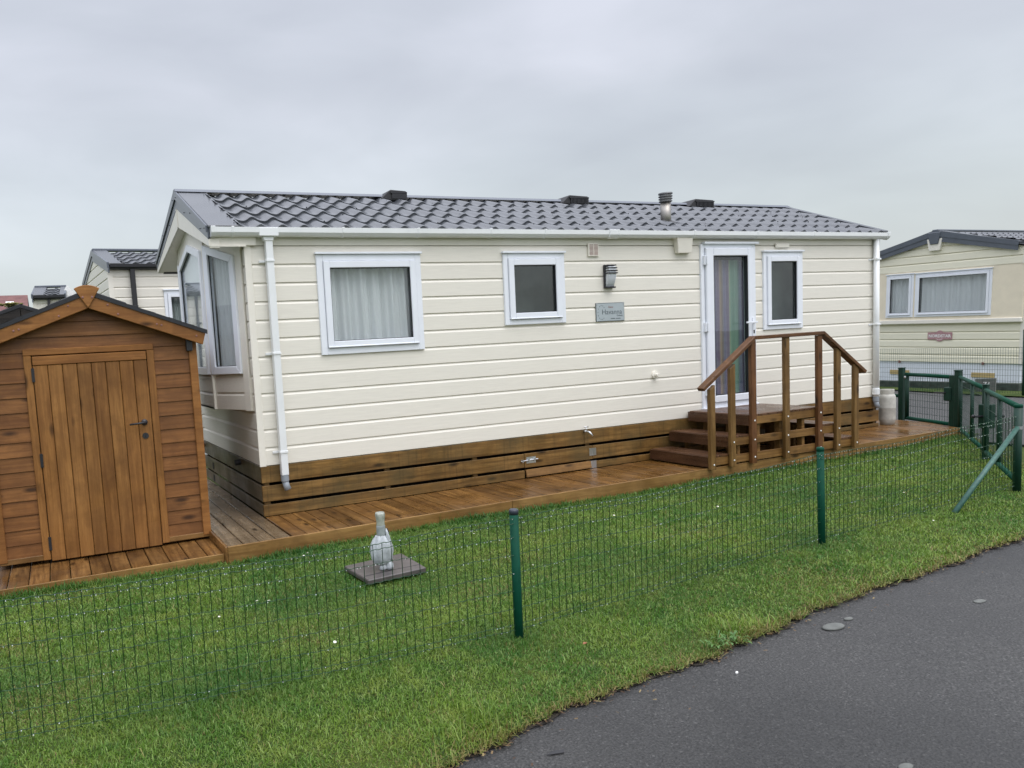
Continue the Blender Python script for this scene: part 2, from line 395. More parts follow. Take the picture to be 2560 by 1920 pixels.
def text(name, s, size, mat, parent, loc, ux, uz, ext=.0008, align='LEFT', shear=0.0, bold=0.0):
    cu = bpy.data.curves.new(name, 'FONT'); cu.body = s; cu.size = size; cu.extrude = ext; cu.align_x = align; cu.shear = shear; cu.offset = bold; cu.resolution_u = 2
    tmp = bpy.data.objects.new('tmp', cu); COL.objects.link(tmp)
    bpy.context.view_layer.update()
    me = bpy.data.meshes.new_from_object(tmp.evaluated_get(bpy.context.evaluated_depsgraph_get()))
    bpy.data.objects.remove(tmp); bpy.data.curves.remove(cu)
    ux, uz = Vector(ux), Vector(uz); un = ux.cross(uz)
    off = Vector((0, 0, 0)); r = parent
    while r is not None:
        if r.get('_w'): off = Vector(r.location); break
        r = r.parent
    loc = Vector(loc) - off
    for v in me.vertices: v.co = loc + ux * v.co.x + uz * v.co.y + un * v.co.z
    me.materials.clear(); me.materials.append(M[mat])
    o = bpy.data.objects.new(name, me); COL.objects.link(o); o.parent = parent; return o
def frame_T(P0, U, Nn):
    P0, U, Nn = Vector(P0), Vector(U), Vector(Nn)
    return lambda u, n, z: P0 + U * u + Nn * n + Vector((0, 0, z))

def clad(mb, T, urange, zmin, zmax, ref, pitch=.17, openings=(), groove=.016, band=.030):
    """shiplap boards: each board top is set back and slopes out to the face"""
    k0 = math.ceil((zmax - ref) / pitch)
    for k in range(k0, k0 - 60, -1):
        zt = ref + k * pitch
        if zt - pitch >= zmax: continue
        if zt <= zmin: break
        prof = [(zt, -groove), (zt - band, 0), (zt - pitch + .003, 0), (zt - pitch, -groove)]
        for (za, oa), (zb, ob) in zip(prof[:-1], prof[1:]):
            cuts = sorted({za, zb, *[z for o in openings for z in o[2:4] if zb < z < za], *[z for z in (zmin, zmax) if zb < z < za]}, reverse=True)
            for c0, c1 in zip(cuts[:-1], cuts[1:]):
                if c0 > zmax + 1e-6 or c1 < zmin - 1e-6: continue
                q = lambda z: oa + (ob - oa) * (za - z) / max(1e-9, za - zb)
                mid = (c0 + c1) / 2
                cut = sorted((o[0], o[1]) for o in openings if o[2] < mid < o[3])
                if not cut:
                    (a0, a1), (b0, b1) = urange(c0), urange(c1)
                    if b1 - b0 < 1e-4: continue
                    mb.add([T(a0, q(c0), c0), T(a1, q(c0), c0), T(b1, q(c1), c1), T(b0, q(c1), c1)], [(0, 1, 2, 3)])
                else:
                    u = urange(mid)[0]; iv = []
                    for a, b in cut: iv.append((u, a)); u = b
                    iv.append((u, urange(mid)[1]))
                    for a, b in iv:
                        if b - a > 1e-4: mb.add([T(a, q(c0), c0), T(b, q(c0), c0), T(b, q(c1), c1), T(a, q(c1), c1)], [(0, 1, 2, 3)])

def ring(mb, T, u0, u1, z0, z1, w, n0, n1, wz=None):
    wz = wz or w
    mb.tbox(T, u0, u0 + w, n0, n1, z0, z1); mb.tbox(T, u1 - w, u1, n0, n1, z0, z1)
    mb.tbox(T, u0 + w, u1 - w, n0, n1, z1 - wz, z1); mb.tbox(T, u0 + w, u1 - w, n0, n1, z0, z0 + wz)
def curtain_mb(T, u0, u1, z0, z1, n, waves=9, amp=.018, seed=0, gather=0.0):
    mb = MB(); nu, nz = 90, 6; rs = random.Random(seed); ph = [rs.uniform(0, 6.28) for _ in range(4)]
    mb.uv = []
    for j in range(nz + 1):
        for i in range(nu + 1):
            a = i / nu; u = u0 + (u1 - u0) * a; z = z0 + (z1 - z0) * j / nz
            w = math.sin(a * waves * 6.283 + ph[0] + .5 * math.sin(a * 5 + ph[1])) + .6 * math.sin(a * waves * 2.3 * 6.283 + ph[2] + j * .12) + .5 * math.sin(a * waves * .37 * 6.283 + ph[3])
            mb.v.append(tuple(T(u, n + amp * w * (1 - .25 * j / nz), z))); mb.uv.append((a, j / nz))
    for j in range(nz):
        for i in range(nu):
            a = j * (nu + 1) + i; mb.f.append((a, a + 1, a + nu + 2, a + nu + 1))
    return mb
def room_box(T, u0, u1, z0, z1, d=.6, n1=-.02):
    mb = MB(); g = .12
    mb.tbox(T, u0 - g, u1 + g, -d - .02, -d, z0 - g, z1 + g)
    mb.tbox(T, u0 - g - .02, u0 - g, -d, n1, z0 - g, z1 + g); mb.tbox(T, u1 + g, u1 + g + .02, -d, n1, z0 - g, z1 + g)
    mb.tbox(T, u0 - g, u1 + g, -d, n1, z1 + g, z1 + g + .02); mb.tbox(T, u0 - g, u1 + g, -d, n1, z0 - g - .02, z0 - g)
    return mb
def window(par, T, u0, u1, z0, z1, fr=.07, sash=.068, curtain='net', glass='glass', seed=0, proud=.022, waves=9, room=True, drip=True, smat='upvc'):
    mb = MB(); ring(mb, T, u0, u1, z0, z1, fr, -.03, proud)
    w = mb.build('window', smat, par, .004)
    if drip: MB().tbox(T, u0 - .012, u1 + .012, -.005, proud + .022, z1 + .001, z1 + .022).build('drip_cap', smat, w, .003)
    s = MB(); a, b, c, d = u0 + fr + .003, u1 - fr - .003, z0 + fr + .003, z1 - fr - .003
    ring(s, T, a, b, c, d, sash, -.02, proud + .017)
    # small weather bar on the sash foot
    s.tbox(T, a, b, proud + .017, proud + .026, c, c + .014)
    s.build('sash', smat, w, .006)
    gk = MB(); ring(gk, T, a + sash, b - sash, c + sash, d - sash, .006, -.004, proud + .004); gk.build('gasket', 'black', w)
    MB().tbox(T, a + sash - .01, b - sash + .01, -.002, .004, c + sash - .01, d - sash + .01).build('pane', glass, w)
    if curtain: curtain_mb(T, a + sash - .10, b - sash + .12, c, d, -.095, waves, .030, seed).build('curtain', curtain, w, smooth=True)
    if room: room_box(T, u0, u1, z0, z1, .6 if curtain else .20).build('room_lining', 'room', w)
    return w

def tile_sheet(mb, O, U, S, Nn, length, slope, courses, period=.205, amp=.019, step=.027, phase=0.0, res=12, mask=None):
    """pressed tile-effect sheet: O lower corner, U along the eave, S up the slope"""
    O, U, S, Nn = Vector(O), Vector(U).normalized(), Vector(S).normalized(), Vector(Nn).normalized()
    nu = int(length / period * res); c = slope / courses
    def h(u):
        t = 6.28318 * (u / period) + phase
        return amp * (math.cos(t) + .22 * math.cos(2 * t + .6))
    prev = None
    for k in range(courses):
        rows = [(k * c - .0, step, -.006), (k * c + .02, step * .97, 0), (k * c + .5 * c, step * .5, 0), ((k + 1) * c + .0, 0.0, 0)]
        o = len(mb.v); off = 0.0
        for (sv, hh, dz) in rows:
            for i in range(nu + 1):
                u = length * i / nu
                mb.v.append(tuple(O + U * u + S * sv + Nn * (h(u + off) + hh + dz)))
        for j in range(len(rows) - 1):
            for i in range(nu):
                a = o + j * (nu + 1) + i; mb.f.append((a, a + 1, a + nu + 2, a + nu + 1))
        # drip edge of the course
        o = len(mb.v)
        for hh in (-.004, step - .006):
            for i in range(nu + 1):
                u = length * i / nu; mb.v.append(tuple(O + U * u + S * (k * c) + Nn * (h(u + off) + hh)))
        for i in range(nu):
            a = o + i; mb.f.append((a, a + 1, a + nu + 2, a + nu + 1))

# ------------------------------------------------------------------ ground, path, lawn
def sheet(name, mat, pts, dz, kind='structure'):
    bm = bmesh.new(); vs = [bm.verts.new((x, y, G(x) + dz)) for x, y in pts]; bm.faces.new(vs)
    me = bpy.data.meshes.new(name); bm.to_mesh(me); bm.free(); me.materials.append(M[mat])
    o = bpy.data.objects.new(name, me); COL.objects.link(o); o['kind'] = kind; return o
def strip_sheet(name, mat, xs, y0f, y1f, dz, ny=1, zf=None):
    mb = MB()
    for i, x in enumerate(xs):
        for j in range(ny + 1):
            y = y0f(x) + (y1f(x) - y0f(x)) * j / ny
            mb.v.append((x, y, G(x) + dz + (zf(x, y) if zf else 0)))
    for i in range(len(xs) - 1):
        for j in range(ny):
            a = i * (ny + 1) + j; mb.f.append((a, a + ny + 1, a + ny + 2, a + 1))
    o = mb.build(name, mat); o['kind'] = 'structure'; return o
BX = [-1500, -200, -12, 0, 8, 16, 60, 300, 1500]
strip_sheet('ground', 'soil', BX, lambda x: -1500, lambda x: 1500, -.05)
def path_edge(x):                                     # y of the lawn's edge along the path
    X = [-40, -4, -1.2, -.47, .37, 1.44, 2.78, 4.52, 6.0, 7.0]; Y = [-4.9, -4.85, -4.66, -4.515, -4.34, -4.215, -4.03, -3.895, -3.80, -3.42]
    return float(np.interp(x, X, Y))
def edge_wob(x): return .016 * math.sin(x * 3.1 + 1) + .010 * math.sin(x * 9.7) + .009 * math.sin(x * 23.3 + 2) + .008 * math.sin(x * 51.0)
strip_sheet('path', 'asphalt', [-60, -12, -4, 0, 4, 6, 8, 8.9], lambda x: -9.5, lambda x: path_edge(min(x, 6.0)) + .25, -.022)
strip_sheet('road', 'asphalt', [8.9, 10, 12, 14, 16, 40], lambda x: -9.5, lambda x: 30 if x > 9.3 else 3, -.021)
sheet('lawn', 'soil', [(14.47, 1.81), (15.21, 4.46), (15.9, 9.5), (40, 9.5), (40, -4.5), (13.6, -4.5)], .004)
# gate line, outside of which the asphalt starts
GP = {'a': (9.58, .29), 'b': (9.15, -.73), 'c': (7.55, -1.95), 'd': (6.04, -3.05)}
def lawn_right(y):                                     # x of the lawn's right-hand boundary
    return float(np.interp(y, [-3.9, -3.5, -3.05, -1.95, -.8, 0], [6.1, 7.0, 6.75, 7.9, 9.3, 9.5]))
DY = lambda x: -.95 + .0104 * (x + .545)              # front edge of the deck
lawn_xs = list(np.concatenate([[-40, -20, -10], np.arange(-5, 9.4, .03)]))
def lawn_y0(x):
    y = path_edge(min(x, 7.0)) + edge_wob(x)
    if x > 6.1:
        ys = np.linspace(-3.9, -.6, 60); ok = [q for q in ys if lawn_right(q) >= x]
        y = max(y, min(ok) if ok else -.8)
    return y
def lawn_z(x, y): return .010 * math.sin(x * 1.7 + y) + .008 * math.sin(y * 3.1 - x * .9)
strip_sheet('lawn', 'soil', lawn_xs, lawn_y0, lambda x: -.80, .0, 10, lambda x, y: lawn_z(x, y) * min(1, 4 * max(0, y - lawn_y0(x))))
strip_sheet('lawn', 'soil', [-40, -8, -3, -.3, 9.5], lambda x: -.81, lambda x: 60, -.012)

def seam(x): return .006 + .008 * math.sin(x * 7.3 + .5) + .008 * math.sin(x * 17.9) + .007 * math.sin(x * 41.0 + 1.2)
strip_sheet('soil_seam', 'edge_soil', [q for q in lawn_xs if -3 < q < 6.0], lambda x: path_edge(x) + edge_wob(x) - max(.004, seam(x)), lambda x: path_edge(x) + edge_wob(x) + .03, -.016, 1)
def litter():
    m = MB(); rs = random.Random(21)
    for k in range(750):
        x = rs.uniform(-1.2, 5.2); y = path_edge(x) + edge_wob(x) + rs.gauss(-.012, .022) - (abs(rs.gauss(0, .10)) if rs.random() < .10 else 0); z = G(x) - .012 + rs.random() * .012
        a = rs.random() * 6.28; l = rs.uniform(.003, .011); w = l * rs.uniform(.15, .5); c, s_ = math.cos(a), math.sin(a); t = rs.uniform(-.3, .3) * l
        m.add([(x - l * c - w * s_, y - l * s_ + w * c, z), (x - l * c + w * s_, y - l * s_ - w * c, z), (x + l * c + w * s_, y + l * s_ - w * c, z + t + .002), (x + l * c - w * s_, y + l * s_ + w * c, z + t + .003)], [(0, 1, 2, 3)])
    o = m.build('leaf_litter', 'litter'); o['kind'] = 'stuff'
litter()
# grass: one mesh of separate curved blades
def in_lawn(x, y):
    return (y > lawn_y0(x) - .02) and y < DY(x) + .02 if x > -.547 else (y > lawn_y0(x) - .02 and y < -.88)
CAMP = np.array([-1.7104, -7.0999])
def make_grass():
    xs, ys, hs, ws, edge, tops = [], [], [], [], [], []
    cell = .25
    for cx in np.arange(-3.2, 9.5, cell):
        for cy in np.arange(-5.05, -.75, cell):
            d = math.hypot(cx - CAMP[0], cy - CAMP[1])
            dens = 21000 * min(1.0, (3.6 / max(d, 2.6)) ** 1.3)
            n = RNG.poisson(dens * cell * cell)
            px = cx + RNG.random(n) * cell; py = cy + RNG.random(n) * cell
            for x, y in zip(px, py):
                y0 = lawn_y0(x)
                if y < y0 - .028 + .030 * RNG.random(): continue
                top = (DY(x) + .005) if x > -.547 else -.895
                if y > top: continue
                if .10 < x < .68 and -2.22 < y < -1.68:
                    tx = (x - .137) / .5
                    if abs(x - .385) < .235 and abs(y + 1.965) < .205: continue
                h = .026
                e = y - y0
                if e < .10: h *= .75 + .5 * RNG.random() + (1.1 if RNG.random() < .05 else 0)
                if y > top - .10: h *= 1.9
                if abs(x - .385) < .35 and abs(y + 1.965) < .3: h *= 1.35
                hs.append(h); edge.append(e); tops.append(top); ws.append(.0021 + .00050 * d); xs.append(x); ys.append(y)
    x = np.array(xs); y = np.array(ys); n = len(x)
    pn = .5 + .5 * np.sin(x * 2.3 + 1.3 * np.sin(y * 2.9)) * np.sin(y * 3.7 + x * .7)
    pn2 = .5 + .5 * np.sin(x * 9.1 + 2 * np.sin(y * 7.3)) * np.sin(y * 11.3 + 1.7 * np.sin(x * 5.1))
    # long tufts here and there
    tuft = (RNG.random(n) < .014) * 1.0
    h = np.array(hs) * (.55 + .35 * pn + .35 * pn2 + .5 * RNG.random(n)) * (1 + 1.0 * tuft)
    for tx, ty, tr, tk in ((-1.15, -3.35, .34, 1.6), (-.25, -4.35, .22, 2.0), (1.55, -4.12, .16, 2.2), (.49, -3.6, .14, 1.6), (3.3, -3.27, .12, 1.6), (-.05, -1.02, .25, 1.5), (1.6, -1.0, .3, 1.4), (2.3, -4.05, .14, 1.7), (-.1, -4.25, .12, 1.8)):
        k = np.exp(-((x - tx) ** 2 + (y - ty) ** 2) / (2 * (tr * .6) ** 2)); h *= 1 + (tk - 1) * k
    w = np.array(ws) * (.7 + .6 * RNG.random(n))
    z = np.array([G(a) + lawn_z(a, b) * min(1, 4 * max(0, b - lawn_y0(a))) for a, b in zip(x, y)]) - .004
    az = RNG.random(n) * 6.283; lean = np.abs(RNG.normal(.85, .5, n)); curl = RNG.random(n) * 1.1
    dx, dy = np.cos(az), np.sin(az); tw = az + 1.57 + RNG.normal(0, .5, n); sx, sy = np.cos(tw), np.sin(tw)
    P = np.empty((n, 5, 3))
    for j, (t, wk) in enumerate(((0, 1.0), (.55, .8))):
        l = h * t; bx = l * np.sin(lean * (.6 + .4 * t)); bz = l * np.cos(lean * (.6 + .4 * t))
        for q, sg in enumerate((-1, 1)):
            P[:, j * 2 + q, 0] = x + dx * bx + sg * sx * w * wk / 2; P[:, j * 2 + q, 1] = y + dy * bx + sg * sy * w * wk / 2; P[:, j * 2 + q, 2] = z + bz
    a2 = np.minimum(lean + curl, 1.75)
    bx = h * .55 * np.sin(lean * .82) + h * .45 * np.sin(a2); bz = h * .55 * np.cos(lean * .82) + h * .45 * np.cos(a2)
    P[:, 4, 0] = x + dx * bx; P[:, 4, 1] = y + dy * bx; P[:, 4, 2] = z + bz
    me = bpy.data.meshes.new('grass'); me.vertices.add(n * 5); me.vertices.foreach_set('co', P.reshape(-1).astype(np.float32))
    base = (np.arange(n) * 5)[:, None]
    loops = np.concatenate([base + np.array([[0, 1, 3, 2]]), base + np.array([[2, 3, 4]])], axis=1).reshape(-1)
    me.loops.add(n * 7); me.loops.foreach_set('vertex_index', loops.astype(np.int32))
    me.polygons.add(n * 2); st = (np.arange(n) * 7)[:, None] + np.array([[0, 4]])
    me.polygons.foreach_set('loop_start', st.reshape(-1).astype(np.int32))
    me.update(calc_edges=True)
    es = np.array(edge); r1, r2 = RNG.random(n), RNG.random(n)
    pdry = .75 * np.exp(-np.maximum(es, 0) / .045) + .10 * np.exp(-np.maximum(es, 0) / .25) + .035
    for tx, ty, tr in ((-1.9, -3.0, .16), (-2.1, -2.1, .14), (.75, -2.75, .15), (-.5, -2.9, .12), (1.35, -2.2, .12), (2.9, -2.5, .2), (-1.75, -1.2, .12), (2.6, -3.75, .25)):
        pdry += .28 * np.exp(-((x - tx) ** 2 + (y - ty) ** 2) / (2 * tr * tr))
    dry = np.where(r1 < pdry, .35 + .65 * r2, 0.0)
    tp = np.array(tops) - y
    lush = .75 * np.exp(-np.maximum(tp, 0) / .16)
    for tx, ty, tr in ((-1.15, -3.35, .3), (.4, -1.95, .32), (.0, -1.15, .25), (1.9, -1.2, .3), (-.3, -2.2, .3), (.5, -3.55, .18), (1.9, -2.9, .3), (3.3, -3.2, .2), (-2.0, -2.6, .25), (4.5, -1.8, .5), (1.2, -4.1, .14)):
        lush += .55 * np.exp(-((x - tx) ** 2 + (y - ty) ** 2) / (2 * tr * tr))
    lush = np.clip(lush * (.5 + .8 * r2), 0, .9) * (dry == 0)
    for nm, val in (('dry', dry), ('lush', lush)):
        a = me.attributes.new(nm, 'FLOAT', 'POINT'); a.data.foreach_set('value', np.repeat(val, 5).astype(np.float32))
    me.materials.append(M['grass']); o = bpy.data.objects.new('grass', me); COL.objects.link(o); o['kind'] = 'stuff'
    print('blades', n)
make_grass()

# ------------------------------------------------------------------ the main static caravan
CL = 8.65; CW = 3.0; YC = 1.5
car = thing('static_caravan', 'long cream static caravan with dark tiled roof, white gutter and a silver name plate', 'caravan', (0, 0, 0))
TF = lambda u, n, z: Vector((u, -n, z))                # front wall: u along x, n towards the viewer
TE = lambda u, n, z: Vector((-n, u, z))                # left end wall: u along y
TR = lambda u, n, z: Vector((CL + n, u, z))
TB = lambda u, n, z: Vector((u, CW + n, z))
WZ0, WZ1 = .60, 2.73
WIN = [(.668, 1.764, 1.605, 2.555), (2.727, 3.503, 1.806, 2.555), (6.485, 7.170, 1.596, 2.555)]
DOOR = (5.458, 6.345, .70, 2.655)
m = MB(); clad(m, TF, lambda z: (0, CL), WZ0, 2.64, 2.473, .17, [(a + .01, b - .01, c + .01, d - .01) for a, b, c, d in WIN + [DOOR]])
m.tbox(TF, 0, DOOR[0] + .02, -.03, .002, 2.643, WZ1); m.tbox(TF, DOOR[1] - .02, CL, -.03, .002, 2.643, WZ1); m.tbox(TF, DOOR[0] + .02, DOOR[1] - .02, -.03, .002, 2.66, WZ1)
m.build('front_wall', 'clad', car)
m = MB()
def gable_range(y0, y1, zr=3.38, ze=2.77):
    def f(z):
        if z <= ze: return (y0, y1)
        k = (z - ze) / (zr - ze); mid = (y0 + y1) / 2; return (y0 + (mid - y0) * k, y1 + (mid - y1) * k)
    return f
clad(m, TE, gable_range(0, CW), WZ0, 3.37, 2.473, .17, [(.18, 2.82, 1.15, 2.70)])
m.build('end_wall', 'clad_end', car)
m = MB(); clad(m, TR, gable_range(0, CW), WZ0, 3.37, 2.473); m.build('end_wall', 'clad_end', car)
m = MB(); clad(m, TB, lambda z: (0, CL), WZ0, WZ1, 2.473); m.build('back_wall', 'clad', car)
MB().box(.02, CL - .02, .03, CW - .03, WZ0 + .002, WZ0 + .06).build('floor', 'under', car)
# corner trims
m = MB(); m.tbox(TF, -.012, .052, -.01, .008, WZ0 - .004, 2.64); m.build('corner_trim', 'trim', car, .003)
m = MB(); m.tbox(TF, CL - .05, CL + .012, -.01, .008, WZ0 - .004, 2.72); m.build('corner_trim', 'trim', car, .003)
m = MB(); m.tbox(TR, .009, .05, -.01, .011, WZ0 - .003, 2.70); m.build('corner_trim', 'trim', car, .003)

# roof
EZ, RZ, EY = 2.80, 3.415, -.06
sl = math.hypot(RZ - EZ, YC - EY); Sv = Vector((0, YC - EY, RZ - EZ)) / sl; Nv = Vector((0, -(RZ - EZ), YC - EY)) / sl
RX0, RX1 = -.33, 8.70
m = MB(); tile_sheet(m, (RX0 + .27, EY - .02, EZ - .022), (1, 0, 0), Sv, Nv, RX1 - RX0 - .32, sl - .02, 5)
rf = m.build('roof', 'roof', car, smooth=True)
m = MB(); Sb = Vector((0, -(YC - EY), RZ - EZ)) / sl; Nb = Vector((0, (RZ - EZ), YC - EY)) / sl
tile_sheet(m, (RX1 - .05, 2 * YC - EY + .02, EZ - .022), (-1, 0, 0), Sb, Nb, RX1 - RX0 - .32, sl - .02, 5, res=6)
m.build('tile_sheet', 'roof', rf, smooth=True)
# flat deck under the tiles, verge panels, ridge cap
m = MB()
for sgn in (1, -1):
    ya = EY if sgn > 0 else 2 * YC - EY
    for (xa, xb, up) in ((RX0 + .01, RX1 - .01, -.05),):
        m.add([(xa, ya, EZ + up), (xb, ya, EZ + up), (xb, YC, RZ + up), (xa, YC, RZ + up), (xa, ya, EZ + up - .02), (xb, ya, EZ + up - .02), (xb, YC, RZ + up - .02), (xa, YC, RZ + up - .02)],
              [(0, 1, 2, 3), (4, 7, 6, 5), (0, 4, 5, 1), (1, 5, 6, 2), (3, 2, 6, 7), (0, 3, 7, 4)])
m.build('roof_deck', 'cable', rf)
m = MB()
for xa, xb, zz in ((RX0 - .006, RX0 + .30, .018), (RX1 - .10, RX1 + .006, .030)):
    for ya in (EY - .03, 2 * YC - EY + .03):
        q = [(xa, ya, EZ - .010 + zz), (xb, ya, EZ - .010 + zz), (xb, YC, RZ + zz), (xa, YC, RZ + zz)]
        lo = [(x, y, z - .022) for x, y, z in q]
        m.hexa(lo, q)
m.build('verge_panel', 'roof', rf, .004)
m = MB(); m.prism([(RX0 - .03, YC - .10, RZ - .012), (RX0 - .03, YC - .03, RZ + .030), (RX0 - .03, YC + .03, RZ + .030), (RX0 - .03, YC + .10, RZ - .012), (RX0 - .03, YC, RZ - .0)], (RX1 - RX0 + .06, 0, 0))
m.build('ridge_cap', 'grey_paint', rf, .006)
# screws on the sheets
m = MB(); rs = random.Random(3)
for k in range(5):
    for i in range(15):
        u = RX0 + .5 + i * .6 + rs.uniform(-.05, .05) + (k % 2) * .3
        if u > RX1 - .3: continue
        p = Vector((0, EY, EZ)) + Sv * (k * sl / 5 + .06) + Nv * .05; m.ball((u, p.y, p.z - .004), .008, 5, 3)
for k in range(6):
    p = Vector((0, EY, EZ)) + Sv * (.12 + k * .28) + Nv * .02; m.ball((RX0 + .26, p.y, p.z + .012), .009, 5, 3)
m.build('roof_screws', 'black', rf)
# barge boards on the left gable (dark cover, pale fascia, soffit)
def gable_trim(par, xr, x_end, ysgn, zpk_t, zpk_b, ze_t, ze_b, zf_pk, zf_e, yend):
    t = .022
    m = MB()
    A = [(xr, YC, zpk_b), (x_end, yend, ze_b), (x_end, yend, ze_t), (xr, YC, zpk_t)]
    m.hexa([A[0], A[1], (A[1][0] + t, A[1][1], A[1][2]), (A[0][0] + t, A[0][1], A[0][2])], [A[3], A[2], (A[2][0] + t, A[2][1], A[2][2]), (A[3][0] + t, A[3][1], A[3][2])])
    # folded upper rib
    h1 = .55; B = lambda p, q, k: tuple(p[i] + (q[i] - p[i]) * k for i in range(3))
    c0, c1 = B(A[0], A[3], h1), B(A[1], A[2], h1)
    m.hexa([(c0[0] - .014, c0[1], c0[2]), (c1[0] - .014, c1[1], c1[2]), (c1[0] + .004, c1[1], c1[2]), (c0[0] + .004, c0[1], c0[2])],
           [(A[3][0] - .014, A[3][1], A[3][2] + .012), (A[2][0] - .014, A[2][1], A[2][2] + .012), (A[2][0] + .004, A[2][1], A[2][2] + .012), (A[3][0] + .004, A[3][1], A[3][2] + .012)])
    b = m.build('barge_cover', 'grey_paint', par, .003)
    s = MB()
    for k in (.06, .30, .55, .80, .96):
        for h in (.26,) if k in (.30, .80) else (.74,):
            p = B(B(A[0], A[1], k), B(A[3], A[2], k), h); s.ball((p[0] - (.016 if h > .5 else .003), p[1], p[2]), .0055, 6, 4)
    s.build('screws', 'black', b)
    f = MB(); g = .004
    f.hexa([(xr + g, YC, zf_pk), (x_end + g, yend, zf_e), (x_end + g + .016, yend, zf_e), (xr + g + .016, YC, zf_pk)],
           [(xr + g, YC, zpk_b + .02), (x_end + g, yend, ze_b + .02), (x_end + g + .016, yend, ze_b + .02), (xr + g + .016, YC, zpk_b + .02)])
    f.build('barge_board', 'trim', par, .003)
    so = MB(); so.hexa([(xr + .021, YC, zf_pk), (x_end + .021, yend, zf_e), (.0, yend, zf_e), (.0, YC, zf_pk)], [(xr + .021, YC, zf_pk + .012), (x_end + .021, yend, zf_e + .012), (.0, yend, zf_e + .012), (0, YC, zf_pk + .012)])
    so.build('soffit', 'trim', par)
gable_trim(car, -.347, -.338, -1, 3.425, 3.24, 2.80, 2.690, 3.045, 2.625, -.055)
gable_trim(car, -.347, -.395, 1, 3.425, 3.24, 2.885, 2.79, 3.045, 2.74, 3.06)
MB().prism([(-.352, YC - .02, 3.24), (-.352, YC + .02, 3.24), (-.352, YC + .02, 3.045), (-.352, YC - .02, 3.045)], (.03, 0, 0)).build('apex_strip', 'trim', car, .003)
# right-hand verge
m = MB(); m.hexa([(RX1, EY, 2.70), (RX1 + .02, EY, 2.70), (RX1 + .02, YC, 3.30), (RX1, YC, 3.30)], [(RX1, EY, 2.812), (RX1 + .02, EY, 2.812), (RX1 + .02, YC, 3.43), (RX1, YC, 3.43)])
m.hexa([(RX1, YC, 3.30), (RX1 + .02, YC, 3.30), (RX1 + .02, 3.06, 2.70), (RX1, 3.06, 2.70)], [(RX1, YC, 3.43), (RX1 + .02, YC, 3.43), (RX1 + .02, 3.06, 2.812), (RX1, 3.06, 2.812)])
m.build('barge_cover', 'grey_paint', car, .003)
# eaves box under the overhang
m = MB(); m.box(-.30, .10, -.034, -.004, 2.638, 2.735); m.build('eaves_box', 'trim', car, .004)
MB().box(-.325, -.235, -.05, -.012, 2.612, 2.70).build('eaves_box', 'trim', car, .003)

# roof vents
for x0, x1 in ((1.96, 2.30), (4.49, 4.92), (6.63, 7.10)):
    m = MB(); y0, y1 = 1.33, 1.66; zb = 3.335; zt = 3.485
    m.prism([(x0, y0, zb + .03), (x0 + .10, y0, zt - .03), (x0 + .13, y0, zt - .012), (x1 - .015, y0, zt - .022), (x1, y0, zt - .05), (x1, y0, zb)], (0, y1 - y0, 0))
    v = m.build('roof_vent', 'cable', car, .008, seg=2)
    m = MB()
    for i in range(13):
        xx = x0 + .145 + i * (x1 - x0 - .175) / 12; m.box(xx - .006, xx + .006, y0 - .012, y0 + .004, zb + .035, zt - .055)
    m.box(x0 + .12, x1 - .008, y0 - .014, y0 + .004, zt - .052, zt - .036); m.build('vent_slats', 'black', v)
# flue
m = MB(); fx, fy = 5.43, .5
m.lathe((fx, fy, 2.90), [(.062, 0), (.062, .34)], 24)
fl = m.build('flue', 'bronze', car, smooth=True)
m = MB(); m.lathe((fx, fy, 3.235), [(.064, 0), (.080, .008), (.080, .016), (.066, .022), (.066, .030), (.082, .036), (.082, .046), (.066, .052), (.066, .06), (.084, .066), (.084, .076), (.068, .082), (.068, .09), (.086, .098), (.084, .112), (.02, .12)], 24); m.build('flue_cap', 'flue_d', fl)
m = MB(); m.lathe((fx, fy, 2.915), [(.13, -.02), (.10, .03), (.070, .055), (.066, .07)], 24); m.build('flashing', 'cable', fl, smooth=True)

# gutter and downpipes
def gutter(par, x0, x1, y, z, mat='gutter', r=.052, brk=(), joints=(), end=True):
    prof = [(0, 0), (-.006, -.045), (-.022, -.068), (-.050, -.076), (-.078, -.066), (-.098, -.040), (-.100, .006), (-.094, .006), (-.090, -.036), (-.074, -.058), (-.050, -.066), (-.026, -.060), (-.012, -.042), (-.006, 0)]
    m = MB(); m.prism([(x0, y + a, z + b) for a, b in prof], (x1 - x0, 0, 0)); g = m.build('gutter', mat, par)
    op = [(.004, .006), (-.010, -.048), (-.024, -.073), (-.050, -.081), (-.080, -.071), (-.103, -.042), (-.106, .012), (.004, .012)]
    def collar(xa, xb, name, k=1.0):
        c = MB(); c.prism([(xa, y + a * k, z + b * k) for a, b in op], (xb - xa, 0, 0)); c.build(name, mat, g, .003)
    for b in brk: collar(b - .012, b + .012, 'bracket')
    for b in joints: collar(b - .055, b + .055, 'joint', 1.02); collar(b - .066, b - .05, 'bracket', 1.06); collar(b + .05, b + .066, 'bracket', 1.06)
    if end: collar(x0 - .012, x0 + .03, 'end_cap', 1.04); collar(x1 - .03, x1 + .012, 'end_cap', 1.04)
    return g
gt = gutter(car, -.305, 8.70, -.012, 2.785, brk=(-.12, .93, 1.72, 2.55, 3.22, 5.29, 6.30, 7.28), joints=(4.12,))
